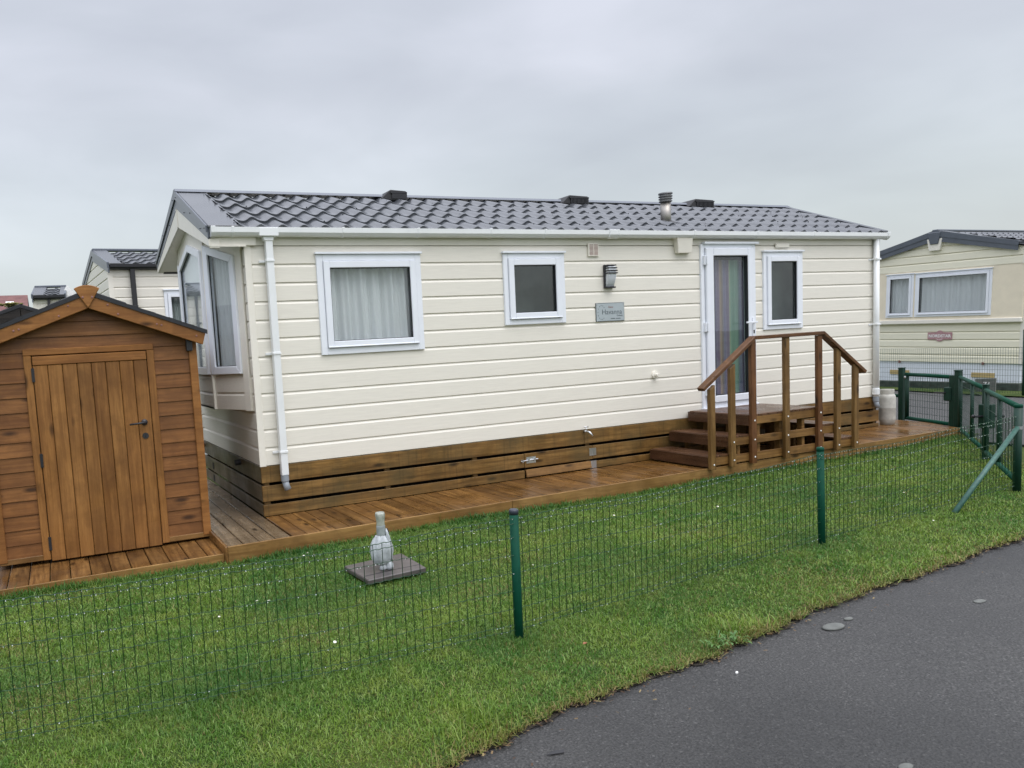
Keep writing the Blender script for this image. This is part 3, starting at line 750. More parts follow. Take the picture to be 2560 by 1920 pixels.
def downpipe(par, x, y, ztop, zbot, w, clips, shoe=True, mat='gutter', round_=False, T=None):
    m = MB()
    if round_: m.tube([(x, y, zbot), (x, y, ztop)], w / 2, 16)
    else: m.box(x - w / 2, x + w / 2, y - w / 2, y + w / 2, zbot, ztop)
    d = m.build('downpipe', mat, par, 0 if round_ else .006, smooth=round_, seg=2)
    for zc in clips:
        c = MB(); c.box(x - w / 2 - .006, x + w / 2 + .006, y - w / 2 - .006, y + w / 2 + .03, zc - .012, zc + .012)
        c.box(x - w / 2 - .055, x - w / 2 - .002, y + w / 2, y + w / 2 + .026, zc - .014, zc + .010); c.build('clip', mat, d, .003)
    if shoe:
        s = MB(); s.lathe((x, y, zbot - .065), [(.034, 0), (.038, .012), (.038, .07)], 16); s.build('socket', 'grey', d)
        s = MB(); s.tube([(x, y, zbot - .055), (x + .006, y - .006, zbot - .10), (x + .02, y - .012, zbot - .14)], [.030, .031, .033], 14); s.build('shoe', 'grey', d, smooth=True)
    return d
dl = downpipe(car, .208, -.052, 2.715, .505, .068, (2.496, 1.648, .725))
c = MB(); c.prism([(.205 - .06, -.092, 2.722), (.205 + .06, -.092, 2.722), (.205 + .04, -.092, 2.672), (.205 - .04, -.092, 2.672)], (0, .075, 0)); c.box(.205 - .09, .205 + .09, -.1145, .0, 2.712, 2.790); c.build('outlet', 'gutter', dl, .004)
dr = downpipe(car, 8.535, -.045, 2.72, .60, .072, (2.45, 1.585), round_=True)
c = MB(); c.lathe((8.535, -.045, .66), [(.042, -.03), (.046, -.02), (.046, .05), (.042, .06)], 16); c.build('collar', 'gutter', dr)

# wall windows and door
ws = ['left', 'mid', 'right']
window(car, TF, *WIN[0], curtain='net', seed=4, waves=7, fr=.062, sash=.062)
window(car, TF, *WIN[1], curtain=None, glass='glass_dk', seed=5, fr=.055, sash=.066)
window(car, TF, *WIN[2], curtain=None, glass='glass_dk', seed=6, fr=.052, sash=.062)
a, b, z0, z1 = DOOR
m = MB(); ring(m, TF, a, b, z0, z1, .055, -.03, .024, .05); dof = m.build('door', 'upvc', car, .004)
MB().tbox(TF, a + .035, b + .03, -.005, .055, z1 - .005, z1 + .022).build('drip_cap', 'upvc', dof, .003)
MB().tbox(TF, a - .01, b + .01, -.02, .05, z0 - .03, z0 - .001).build('sill', 'upvc', dof, .004)
m = MB(); A0, A1, B0, B1 = a + .062, b - .062, z0 + .055, z1 - .053
m.tbox(TF, A0, 5.637, -.03, .05, B0, B1); m.tbox(TF, 6.193, A1, -.03, .05, B0, B1); m.tbox(TF, 5.637, 6.193, -.03, .05, 2.512, B1); m.tbox(TF, 5.637, 6.193, -.03, .05, B0, .838)
m.build('door_leaf', 'upvc', dof, .007)
m = MB(); ring(m, TF, 5.637, 6.193, .838, 2.512, .007, -.01, .044); m.build('gasket', 'black', dof)
MB().tbox(TF, 5.62, 6.21, -.004, .004, .82, 2.53).build('pane', 'glass', dof)
curtain_mb(TF, 5.56, 6.36, .80, 2.475, -.07, 7, .014, 12).build('striped_curtain', 'stripe', dof, smooth=True)
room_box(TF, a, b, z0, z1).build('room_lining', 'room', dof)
m = MB(); m.tbox(TF, 6.245, 6.285, .05, .060, 1.50, 1.76); m.tube([(6.265, -.055, 1.70), (6.265, -.10, 1.70)], .012, 10); m.bar((6.275, -.105, 1.70), (6.09, -.108, 1.70), .018, .022)
hd = m.build('handle', 'upvc', dof, .003)
MB().tbox(TF, 6.256, 6.276, .060, .063, 1.565, 1.605).build('keyhole', 'black', hd)
for zc in (2.46, 1.67, .90):
    m = MB(); m.tbox(TF, a + .028, a + .052, .024, .055, zc - .055, zc + .055); m.tbox(TF, a + .050, a + .085, .05, .058, zc - .04, zc + .04); m.tube([(a + .055, -.066, zc - .05), (a + .055, -.066, zc + .05)], .010, 8); m.build('hinge', 'upvc', dof, .002)

# small fittings on the front wall
def lamp():
    x0, x1, z0, z1 = 4.035, 4.165, 2.165, 2.425
    m = MB(); m.tbox(TF, x0, x1, -.0, .03, z0, z1); o = m.build('wall_lamp', 'black', car, .005)
    m = MB(); pts = []
    for k in range(9):
        t = k / 8; z = 2.185 + t * .215; pts.append((.030 + .055 * math.sin(min(1, t * 1.5) * 1.57) ** .8, z))
    pp = [(x0 + .012, -.03, 2.185)] + [(x0 + .012, -n, z) for n, z in pts] + [(x0 + .012, -.03, 2.40)]
    m.prism(pp, (x1 - x0 - .024, 0, 0)); m.build('diffuser', 'lampglass', o, .004)
    for i, zc in enumerate((2.415, 2.385, 2.355, 2.328)):
        g = MB(); d = (.075, .09, .095, .098)[i]
        g.tbox(TF, x0 + .004, x1 - .001, .028, d, zc - .0065, zc + .0065); g.build('louvre', 'black', o, .002)
    g = MB(); g.tbox(TF, x0 + .004, x1 - .001, .028, .055, z0, z0 + .016); g.build('foot_rim', 'black', o, .002)
lamp()
m = MB(); m.tbox(TF, 3.828, 3.972, 0, .022, 2.518, 2.662); vg = m.build('vent_grille', 'trim', car, .004)
m = MB()
for i in range(9):
    z = 2.533 + i * .0135; m.tbox(TF, 3.843, 3.895, .022, .0245, z, z + .006); m.tbox(TF, 3.905, 3.957, .022, .0245, z, z + .006)
m.build('slots', 'inkred', vg)
m = MB(); x0, x1 = 5.045, 5.285
m.hexa([(x0 + .035, -.062, 2.545), (x1, -.062, 2.545), (x1, .0, 2.545), (x0 + .035, .0, 2.545)], [(x0, -.085, 2.725), (x1, -.085, 2.725), (x1, .0, 2.725), (x0, .0, 2.725)])
m.build('cowl', 'trim', car, .004)
MB().tbox(TF, 6.695, 6.925, 0, .035, 2.606, 2.662).build('cover_box', 'trim', car, .008)
m = MB(); m.tube([(4.735, 0, 1.15), (4.735, -.022, 1.15)], .045, 14); m.tube([(4.735, -.02, 1.15), (4.735, -.07, 1.148)], .022, 12); m.build('drain_stub', 'trim', car, .003)
# name plate
m = MB(); m.tbox(TF, 3.912, 4.313, .003, .010, 1.796, 2.006); pl = m.build('name_plate', 'plate_edge', car, .004)
MB().tbox(TF, 3.920, 4.305, .0095, .0118, 1.804, 1.998).build('plate_face', 'plate', pl)
m = MB()
for x in (3.925, 4.300):
    for z in (1.808, 1.994): m.tube([(x, -.010, z), (x, -.016, z)], .0075, 8)
m.build('screws', 'steel', pl)
y = -.0122
text('lettering', 'Havanna', .082, 'ink', pl, (3.992, y, 1.876), (1, 0, 0), (0, 0, 1), bold=-.0006)
text('lettering', 'New', .034, 'inkred', pl, (4.085, y, 1.946), (1, 0, 0), (0, 0, 1))
text('lettering', 'Deluxe', .028, 'ink', pl, (4.200, y, 1.850), (1, 0, 0), (0, 0, 1))
m = MB(); xx = 4.115
for wd in (.012, .006, .010, .008, .012, .006, .010, 0, .012, .007, .009, .012, .006, .010, .008):
    if wd: m.tbox(TF, xx, xx + wd * .8, .012, .0125, 1.822, 1.831)
    xx += wd if wd else .010
m.build('small_print', 'ink', pl)
m = MB()
for t in (70, 95, 122, 150, 178, 206, 233, 258, 283, 305, 45):
    cx, cz = 3.990 + .050 * math.cos(math.radians(t)), 1.898 + .078 * math.sin(math.radians(t)); s5 = []
    for k in range(10):
        r = .0072 if k % 2 == 0 else .0032; an = math.radians(90 + 36 * k + t); s5.append((cx + r * math.cos(an), -.0119, cz + r * math.sin(an)))
    m.prism(s5, (0, -.0008, 0))
m.build('star_ring', 'ink', pl)

# bay window on the left end
BD = -.245; YA, YB, YB2 = .13, .73, 2.27
bay = MB()
def facet(p0, p1, ub, zb, ztop0, ztop1, wa, wz, name, curt, seed, apex=None, last=False, mat_low='clad_end'):
    p0, p1 = Vector((*p0, 0)), Vector((*p1, 0)); Ln = (p1 - p0).length; U = (p1 - p0) / Ln; Nn = Vector((-U.y, U.x, 0))
    if Nn.x > 0: Nn = -Nn
    T = lambda u, n, z: p0 + U * u + Nn * n + Vector((0, 0, z))
    return T, Ln
bayo = MB(); bayo.prism([(-.004, YA, 1.128), (BD, YB, 1.128), (BD, YB2, 1.128), (-.004, CW - YA, 1.128)], (0, 0, .02)); bayt = bayo.build('bay_window', 'trim', car, .002)
def roof_under(y): return 2.70 + (y if y < YC else CW - y) * .285
def poly_frame(T, outer, w, n0, n1, mat, par, name):
    """mitred frame following a polygon (u,z) listed counter-clockwise"""
    n = len(outer); inner = []
    for i in range(n):
        p, a, b = Vector(outer[i]), Vector(outer[i - 1]), Vector(outer[(i + 1) % n])
        d1, d2 = (p - a).normalized(), (b - p).normalized(); n1_, n2_ = Vector((-d1.y, d1.x)), Vector((-d2.y, d2.x))
        bis = (n1_ + n2_); inner.append(p + bis * (w / max(.3, bis.dot(n1_))))
    mb = MB()
    for i in range(n):
        j = (i + 1) % n; q = [outer[i], outer[j], tuple(inner[j]), tuple(inner[i])]
        mb.hexa([T(a, n0, z) for a, z in q], [T(a, n1, z) for a, z in q])
    return mb.build(name, mat, par, .004), [tuple(p) for p in inner]
def bay_face(p0, p1, win, seed, netoff):
    p0, p1 = Vector((*p0, 0)), Vector((*p1, 0)); Ln = (p1 - p0).length; U = (p1 - p0) / Ln; Nn = Vector((U.y, -U.x, 0))
    if Nn.x > 0: Nn = -Nn
    T = lambda u, n, z: p0 + U * u + Nn * n + Vector((0, 0, z))
    yy = lambda u: (p0 + U * u).y
    us = [q[0] for q in win]; u0, u1 = min(us), max(us); zb = min(q[1] for q in win)
    m = MB(); clad(m, T, lambda z: (0, Ln), 1.13, zb, zb - .005, .175)
    m.build('apron', 'clad_end', bayt)
    # cream surround: side stiles and head panel up to the soffit
    m = MB()
    m.tbox(T, 0, u0, -.02, .004, zb - .02, roof_under(yy(0)) + .03); m.tbox(T, u1, Ln, -.02, .004, zb - .02, roof_under(yy(Ln)) + .03)
    top = sorted([q for q in win if q[1] > zb + .1])
    for (ua, za), (ub, zb_) in zip(top[:-1], top[1:]):
        m.hexa([T(ua, -.02, za - .01), T(ub, -.02, zb_ - .01), T(ub, .003, zb_ - .01), T(ua, .003, za - .01)], [T(ua, -.02, roof_under(yy(ua)) + .05), T(ub, -.02, roof_under(yy(ub)) + .05), T(ub, .003, roof_under(yy(ub)) + .05), T(ua, .003, roof_under(yy(ua)) + .05)])
    m.build('surround', 'trim', bayt, .002)
    fr, inner = poly_frame(T, win, .075, -.03, .03, 'upvc', bayt, 'window_frame')
    g = MB(); g.prism([T(a, .0, z) for a, z in inner], Nn * -.004); g.build('pane', 'glass', fr)
    gk, _ = poly_frame(T, inner, .006, -.002, .012, 'black', fr, 'gasket')
    zt = max(z for _, z in inner)
    cm = curtain_mb(T, min(a for a, _ in inner) - .02, max(a for a, _ in inner) + .02, min(z for _, z in inner) - .02, min(z for a, z in inner if z > zb + .3) + .0, netoff, 6, .014, seed)
    return T, Ln, fr, inner
# facet A (towards the viewer), B (middle, pointed), C (hidden twin)
TA, LA, frA, inA = bay_face((-.012, YA), (BD, YB), [(.10, 1.475), (.618, 1.475), (.618, 2.745), (.10, 2.585)], 21, -.07)
TBm, LB, frB, inB = bay_face((BD, YB), (BD, YB2), [(.075, 1.475), (1.465, 1.475), (1.465, 2.705), (.77, 2.865), (.075, 2.705)], 22, -.07)
TC, LC, frC, inC = bay_face((BD, YB2), (-.012, CW - YA), [(.021, 1.475), (.539, 1.475), (.539, 2.585), (.021, 2.745)], 23, -.07)
def net_poly(T, inner, n, seed, waves, par):
    u0, u1 = min(a for a, _ in inner) - .015, max(a for a, _ in inner) + .015
    zb = min(z for _, z in inner) - .015; zt = max(z for _, z in inner) + .01
    mb = curtain_mb(T, u0, u1, zb, zt, n, waves, .013, seed)
    # clip the head of the curtain to the sloping frame
    tops = sorted([q for q in inner if q[1] > zb + .3]); xs = [q[0] for q in tops]; zs = [q[1] for q in tops]
    cols = 91; rows = len(mb.v) // cols
    for i in range(cols):
        u = u0 + (u1 - u0) * i / 90; h = float(np.interp(u, xs, zs)) + .015
        for j in range(rows):
            v = mb.v[j * cols + i]; mb.v[j * cols + i] = (v[0], v[1], zb + (h - zb) * j / (rows - 1))
    mb.build('curtain', 'net', par, smooth=True)
net_poly(TA, inA, -.06, 31, 6, frA); net_poly(TBm, inB, -.06, 32, 9, frB); net_poly(TC, inC, -.06, 33, 6, frC)
# vertical posts at the facet joints
for (x, yv) in ((BD, YB), (BD, YB2)):
    m = MB(); s = -1 if yv < YC else 1
    m.prism([(x - .012, yv - .035 * -s, 1.13), (x - .012, yv + .004 * s, 1.13), (x + .020, yv + .045 * s, 1.13), (x + .045, yv + .04 * s, 1.13), (x + .03, yv - .03 * -s, 1.13)], (0, 0, roof_under(yv) + .03 - 1.13)); m.build('bay_post', 'trim', bayt, .002)
m = MB(); m.tbox(TA, .0, .098, -.03, .010, 1.118, 2.62); m.build('bay_post', 'trim', bayt, .003)
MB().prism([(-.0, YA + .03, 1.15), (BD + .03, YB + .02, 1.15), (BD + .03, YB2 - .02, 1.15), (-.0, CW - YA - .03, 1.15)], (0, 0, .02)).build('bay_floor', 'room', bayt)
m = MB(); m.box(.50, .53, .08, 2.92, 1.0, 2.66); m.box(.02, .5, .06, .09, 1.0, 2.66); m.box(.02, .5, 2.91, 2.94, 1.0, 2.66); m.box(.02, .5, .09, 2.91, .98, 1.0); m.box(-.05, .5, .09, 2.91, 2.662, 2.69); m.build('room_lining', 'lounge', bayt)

# ------------------------------------------------------------------ timber skirting under the caravan
DZ = lambda x: .12 + .0077 * max(-2.5, min(x, 9.6))
sk = thing('timber_skirting', 'brown horizontal timber boards with dark gaps closing the space under the cream caravan', 'skirting', (0, 0, .1))
HX0, HX1 = 2.902, 3.808
def sboard(m, xa, xb, z0, z1, y0=-.004, y1=.022): m.box(xa, xb, y0, y1, z0, z1)
m = MB()
for xa, xb in ((-.004, 3.702), (3.704, CL + .004)): sboard(m, xa, xb, .441, .597)
for xa, xb in ((-.004, HX0 - .004), (HX1 + .004, 7.3), (7.303, CL + .004)): sboard(m, xa, xb, .262, .411)
m.build('board', 'skirt_x', sk, .003)
m = MB()
for xa, xb in ((-.004, HX0 - .004), (HX1 + .004, CL + .004)):
    m.hexa([(xa, -.004, DZ(xa) + .003), (xb, -.004, DZ(xb) + .003), (xb, .022, DZ(xb) + .003), (xa, .022, DZ(xa) + .003)], [(xa, -.004, .231), (xb, -.004, .231), (xb, .022, .231), (xa, .022, .231)])
m.build('board', 'skirt_x', sk, .003)
m = MB()
for x in (.045, 1.288, 2.30, 3.76, 5.05, 6.3, 7.5, 8.6): m.box(x - .027, x + .027, .024, .065, DZ(x), .60)
for y in (.05, .9, 1.7, 2.6): m.box(.028, .066, y - .03, y + .03, .12, .60)
m.build('batten', 'skirt_x', sk)
m = MB()
for z0, z1 in ((.437, .597), (.258, .413), (.124, .234)): m.box(-.004 - .0, .020, .024, 2.45, z0, z1); m.box(-.004, .020, 2.453, CW, z0, z1)
m.build('end_board', 'skirt_y', sk, .003)
m = MB(); m.box(CL - .02, CL, .03, CW, .19, .598); m.box(.03, CL - .03, CW - .02, CW, .14, .598); m.box(.3, .33, .4, CW - .1, .1, .59); m.box(.3, CL - .1, .42, .45, .1, .59); m.build('light_block', 'under', sk)  # added near-black panels: block stray light and colour the gaps as shade
h = MB(); sboard(h, HX0, HX1, .258, .413, -.006, .020); ht = h.build('hatch', 'skirt_x', sk, .003)
MB().hexa([(HX0 + .01, -.030, DZ(3) + .012), (HX1 - .03, -.026, DZ(3.8) + .012), (HX1 - .03, .002, DZ(3.8) + .012), (HX0 + .01, -.004, DZ(3) + .012)], [(HX0 + .01, -.012, .236), (HX1 - .03, -.010, .240), (HX1 - .03, .016, .240), (HX0 + .01, .014, .236)]).build('lower_board', 'stringer', ht, .003)
m = MB(); m.box(HX0 + .02, HX0 + .14, -.009, -.0055, .305, .375); m.tube([(HX0 - .06, -.022, .338), (HX0 + .16, -.022, .346)], .0065, 8); m.box(HX0 + .035, HX0 + .05, -.03, -.008, .325, .357); m.box(HX0 + .11, HX0 + .125, -.03, -.008, .328, .36); m.box(HX0 - .045, HX0 - .03, -.032, -.003, .322, .354); m.build('bolt', 'steel', ht)
for z in (.342, .198):
    m = MB(); m.box(HX1 - .045, HX1 - .004, -.0085, -.0045, z - .042, z + .042); m.box(HX1 + .006, HX1 + .048, -.0085, -.0045, z - .042, z + .042); m.tube([(HX1 + .001, -.009, z - .044), (HX1 + .001, -.009, z + .044)], .006, 8); m.build('hinge', 'steel', ht)
m = MB()
for y, z in ((.879, .55), (2.93, .55)): m.tube([(-.0, y, z), (-.06, y, z - .004)], .030, 12)
m.build('pipe_stub', 'cable', sk)
m = MB()
for z in (.33, .18): m.box(-.009, -.0045, 2.40, 2.47, z - .04, z + .04)
m.build('hinge', 'cable', sk)
# outside tap
tp = MB(); tp.tube([(3.70, .0, .585), (3.70, -.05, .585)], .012, 10); tp.tube([(3.70, -.05, .588), (3.715, -.085, .578), (3.735, -.115, .535)], [.011, .012, .010], 10); tp.tube([(3.70, -.045, .585), (3.70, -.045, .635)], .006, 8); tp.box(3.672, 3.728, -.052, -.038, .632, .641)
tag(tp.build('water_tap', 'steel', None, 0, True), 'small metal water tap at the top edge of the brown skirting', 'tap')

# ------------------------------------------------------------------ deck
dk = thing('timber_deck', 'long low wet brown plank deck running round the cream caravan', 'deck', (0, 0, 0))
def deck_plank(m, xa, xb, ya, yb, zo=0.0, groove=True):
    z = [DZ(xa) + zo, DZ(xb) + zo]
    fa = ya(xa) if callable(ya) else ya; fb = ya(xb) if callable(ya) else ya
    ba = yb(xa) if callable(yb) else yb; bb = yb(xb) if callable(yb) else yb
    m.hexa([(xa, fa, z[0] - .026), (xb, fb, z[1] - .026), (xb, bb, z[1] - .026), (xa, ba, z[0] - .026)], [(xa, fa, z[0]), (xb, fb, z[1]), (xb, bb, z[1]), (xa, ba, z[0])])
def yfront(x):
    return DY(x) + .024 if x < 8.98 else float(np.interp(x, [8.98, 9.33, 9.47], [DY(8.98) + .024, -.24, .55]))
m = MB(); x = .006; i = 0
while x < 9.42:
    w = .128 + .003 * math.sin(i * 7.1); xb = min(x + w - .006, 9.45)
    yb = -.006 if xb < CL + .01 else 1.6
    deck_plank(m, x, xb, yfront, yb, .001 * math.sin(i * 3.3)); x += w; i += 1
m.build('deck_boards', 'deck', dk, .004)
m = MB(); x = -.545; i = 0
while x < -.02:
    xb = min(x + .132, -.006); deck_plank(m, x + .003, xb - .003, DY(-.3) + .024, 3.6, .001 * math.sin(i * 5.3))
    for g in (.038, .088):                                     # drainage grooves as narrow dark joints
        pass
    x += .1345; i += 1
m.build('side_boards', 'deck_l', dk, .004)
m = MB()
def fpiece(xa, xb, t=.024):
    m.hexa([(xa, DY(xa), DZ(xa) - .140), (xb, DY(xb), DZ(xb) - .140), (xb, DY(xb) + t - .002, DZ(xb) - .140), (xa, DY(xa) + t - .002, DZ(xa) - .140)], [(xa, DY(xa), DZ(xa) + .003), (xb, DY(xb), DZ(xb) + .003), (xb, DY(xb) + t - .002, DZ(xb) + .003), (xa, DY(xa) + t - .002, DZ(xa) + .003)])
fpiece(-.548, 2.148); fpiece(2.151, 5.2); fpiece(5.203, 9.0)
m.build('fascia', 'fascia', dk, .003)
m = MB(); m.box(-.569, -.549, DY(-.5) + .001, 3.6, -.02, .121); m.build('side_fascia', 'plat', dk, .003)
m = MB(); m.hexa([(9.0, -.85, .06), (9.35, -.24, .06), (9.35, -.2, .06), (8.98, -.80, .06)], [(9.0, -.85, .186), (9.35, -.24, .189), (9.35, -.2, .189), (8.98, -.80, .186)]); m.hexa([(9.35, -.24, .06), (9.49, .55, .06), (9.46, .55, .06), (9.33, -.2, .06)], [(9.35, -.24, .189), (9.49, .55, .19), (9.46, .55, .19), (9.33, -.2, .189)]); m.build('end_fascia', 'fascia', dk, .002)
MB().box(-.5, 8.9, -.85, -.1, -.03, .07).build('joists', 'under', dk)

# ------------------------------------------------------------------ steps up to the door
st = thing('wooden_steps', 'brown wooden steps with landing and sloping handrails at the caravan door', 'steps', (5.75, -.5, .16))
zd = .160
PXR = [4.689, 4.980, 5.288, 5.797, 6.318, 6.624, 6.928]; PT = [1.030, 1.235, 1.50, 1.505, 1.505, 1.325, 1.12]; PM = ['post_g', 'post_g', 'post_r', 'post_g', 'post_r', 'post_g', 'post_g']
YP = -.948
for i, (xr, zt, pm) in enumerate(zip(PXR, PT, PM)):
    m = MB(); xl = xr - .072; lean = 0
    k0 = (.675 if i < 2 else 0 if i < 5 else -.70) * .072
    m.hexa([(xl, YP, zd - .01 + .0077 * (xr - 5)), (xr, YP, zd - .01 + .0077 * (xr - 5)), (xr, YP + .046, zd - .01 + .0077 * (xr - 5)), (xl, YP + .046, zd - .01 + .0077 * (xr - 5))], [(xl, YP, zt - k0 / 2), (xr, YP, zt + k0 / 2), (xr, YP + .046, zt + k0 / 2), (xl, YP + .046, zt - k0 / 2)])
    p = m.build('post', pm, st, .004)
    b = MB(); xc = xr - .036
    for z in ((.20,), (.22, .415), (.225, .415, .625), (.225, .415, .625), (.225, .415, .625), (.22, .415), (.22,))[i]:
        b.ball((xc + .004, YP - .001, z), (.010, .005, .010), 8, 5)
    b.build('bolts', 'white', p)
# handrail pieces
RT = [(4.500, 1.030), (5.262, 1.542), (6.334, 1.548), (7.045, 1.058)]
for (xa, za), (xb, zb) in zip(RT[:-1], RT[1:]):
    m = MB(); t = .040
    d = Vector((xb - xa, 0, zb - za)).normalized(); nrm = Vector((-d.z, 0, d.x)) * t
    ext = .0
    P = [Vector((xa, 0, za)), Vector((xb, 0, zb))]
    lo = [P[0] - nrm, P[1] - nrm]
    if abs(d.z) > .1:
        # plumb joint at the landing end
        if xa < 5: lo[1] = Vector((xb, 0, zb - t / d.x)); lo[1] = Vector((xb, 0, zb - t * 1.15))
        else: lo[0] = Vector((xa, 0, za - t * 1.15))
    else:
        lo = [Vector((xa + .002, 0, za - t)), Vector((xb - .002, 0, zb - t))]; P[0].x += .002; P[1].x -= .002
    pts = [lo[0], lo[1], P[1], P[0]]
    m.prism([(p.x, YP - .018, p.z) for p in pts], (0, .088, 0)); m.build('handrail', 'rail', st, .004)
# stringer rails, front and wall side
for y0, y1 in ((-.900, -.872), (-.085, -.057)):
    for xa, xb, z0, z1 in ((4.63, 6.92, .180, .268), (4.92, 6.62, .368, .452), (5.215, 6.315, .577, .664)):
        m = MB(); m.box(xa, xb, y0, y1, z0, z1); m.build('stringer', 'stringer', st, .003)
m = MB()
for y0 in (-.868, -.50, -.16):
    for x in (4.80, 5.10, 5.40, 5.75, 6.10, 6.42, 6.72):
        top = .262 if x < 4.85 or x > 6.7 else .45 if x < 5.15 or x > 6.4 else .655
        m.box(x - .022, x + .022, y0, y0 + .07, zd + .001 + .0077 * (x - 5), top)
m.build('support_block', 'stringer', st, .003)
def treads(name, xa, xb, ztop, riser_left, riser_right, nboards, along='y'):
    m = MB()
    w = (xb - xa) / nboards
    for i in range(nboards): m.box(xa + i * w + .002, xa + (i + 1) * w - .002, -.902, -.03, ztop - .026, ztop)
    t = m.build(name, 'tread', st, .004)
    for on, x, s in ((riser_left, xa, -1), (riser_right, xb, 1)):
        if not on: continue
        g = MB(); xo = x + s * .001
        pr = []; nz = 9; h0 = ztop - .118; h1 = ztop - .004
        for k in range(nz):                                    # grooved face
            a = h0 + (h1 - h0) * k / nz; b = h0 + (h1 - h0) * (k + 1) / nz
            pr += [(xo + s * .022, a + .001), (xo + s * .022, b - .004), (xo + s * .018, b - .004), (xo + s * .018, b + .001)]
        pts = [(xo, h0)] + pr[:-1] + [(xo, pr[-2][1])]
        g.prism([(px, -.902, pz) for px, pz in pts], (0, .872, 0)); g.build('riser', 'tread', t)
treads('landing', 5.225, 6.36, .688, True, True, 8)
treads('tread', 4.93, 5.222, .478, True, False, 2)
treads('tread', 4.635, 4.927, .292, True, False, 2)
treads('tread', 6.364, 6.66, .478, False, True, 2)
treads('tread', 6.663, 6.95, .292, False, True, 2)

# ------------------------------------------------------------------ garden shed
def shed(name, label, X0, X1, Y0, Y1, z0, zeave, zapex, mats, door=True, finial=True, oh=.10):
    s = thing(name, label, 'shed', ((X0 + X1) / 2, Y0, z0)); xc = (X0 + X1) / 2
    mh, mv, mt = mats
    def xr(z):
        if z <= zeave: return (X0, X1)
        k = (z - zeave) / (zapex - zeave); return (X0 + (xc - X0) * k, X1 + (xc - X1) * k)
    T0 = lambda u, n, z: Vector((u, Y0 - n, z))
    dx0, dx1, dz1 = xc - .455, xc + .425, z0 + 1.66
    if door: ops = [(dx0 - .03, dx1 + .03, z0 - .1, dz1 + .02)]
    else: ops = []
    # each board is its own strip so that the grain changes from board to board
    zb = z0 + .03; k = 0; m = MB()
    while zb < zapex - .02:
        zt = min(zb + .1185, zapex - .015); mid = (zb + zt) / 2
        segs = [xr(mid)] if not (door and zb < dz1 + .0) else [(X0, dx0 - .03), (dx1 + .03, X1)]
        for (a, b) in segs:
            if zb < zeave < zt or zb >= zeave:
                (a0, b0), (a1, b1) = xr(zb), xr(zt)
                q = [T0(a0, .014, zb), T0(b0, .014, zb), T0(b0, -.01, zb), T0(a0, -.01, zb)]; r = [T0(a1, .002, zt), T0(b1, .002, zt), T0(b1, -.01, zt), T0(a1, -.01, zt)]
            else:
                q = [T0(a, .014, zb), T0(b, .014, zb), T0(b, -.01, zb), T0(a, -.01, zb)]; r = [T0(a, .004, zt), T0(b, .004, zt), T0(b, -.01, zt), T0(a, -.01, zt)]
            m.hexa(q, r)
        zb += .1185
    w = m.build('front_wall', mh, s, .002)
    m = MB()
    for xs in (X0, X1):
        zb = z0 + .03
        while zb < zeave - .02:
            zt = min(zb + .1185, zeave); sg = -1 if xs == X0 else 1
            m.hexa([(xs, Y0, zb), (xs + sg * .014, Y0, zb), (xs + sg * .014, Y1, zb), (xs, Y1, zb)], [(xs, Y0, zt), (xs + sg * .004, Y0, zt), (xs + sg * .004, Y1, zt), (xs, Y1, zt)]); zb += .1185
    m.build('side_wall', mh, s)
    MB().box(X0, X1, Y1 - .02, Y1, z0, zeave).build('back_wall', mh, s)
    m = MB()
    for xa, xb in ((X0 - .012, X0 + .055), (X1 - .055, X1 + .012)): m.box(xa, xb, Y0 - .032, Y0 + .035, z0 + .02, zeave + .02)
    m.build('corner_post', mt, s, .004)
    m = MB(); m.box(X0, dx0 - .02, Y0 - .024, Y0 + .03, z0 - .0, z0 + .045); m.box(dx1 + .02, X1, Y0 - .024, Y0 + .03, z0, z0 + .045); m.build('base_rail', 'stringer' if door else mt, s, .004)
    if door:
        m = MB(); m.box(dx0 - .062, dx0 - .004, Y0 - .030, Y0 + .02, z0, dz1 + .004); m.box(dx1 + .004, dx1 + .062, Y0 - .030, Y0 + .02, z0, dz1 + .004); m.build('door_post', mv, s, .004)
        m = MB(); m.box(dx0 - .062, dx1 + .062, Y0 - .031, Y0 + .02, dz1 + .006, dz1 + .056); m.build('door_lintel', mt, s, .004)
        d = MB(); nb = 8; w = (dx1 - dx0) / nb
        for i in range(nb): d.box(dx0 + i * w + .0018, dx0 + (i + 1) * w - .0018, Y0 - .036, Y0 - .012, z0 - .012, dz1 - .075 + .0)
        dr_ = d.build('door', mv, s, .0045)
        MB().box(dx0 + .002, dx1 - .002, Y0 - .042, Y0 - .013, dz1 - .073, dz1 - .002).build('top_rail', mt, dr_, .004)
        MB().box(dx0 - .01, dx1 + .01, Y0 - .008, Y0 + .0, z0 - .01, dz1).build('door_backing', 'under', dr_)
        hx = dx1 - .062; hz = z0 + 1.06
        m = MB(); m.tube([(hx, Y0 - .036, hz), (hx, Y0 - .046, hz)], .026, 16); m.tube([(hx, Y0 - .045, hz), (hx, Y0 - .085, hz)], .010, 10); m.tube([(hx + .008, Y0 - .088, hz), (hx - .05, Y0 - .092, hz - .004), (hx - .125, Y0 - .086, hz - .008)], [.010, .009, .008], 10); hh = m.build('handle', 'black', dr_, 0, True)
        m = MB(); m.tube([(hx, Y0 - .036, hz - .115), (hx, Y0 - .043, hz - .115)], .026, 16); k_ = m.build('keyhole', 'cable', dr_)
        MB().box(hx - .004, hx + .004, Y0 - .0445, Y0 - .042, hz - .128, hz - .105).build('slot', 'black', k_)
        for zc in (dz1 - .15, z0 + .82, z0 + .135):
            m = MB(); m.box(dx0 - .012, dx0 + .010, Y0 - .043, Y0 - .030, zc - .055, zc + .055); m.build('hinge', 'black', dr_)
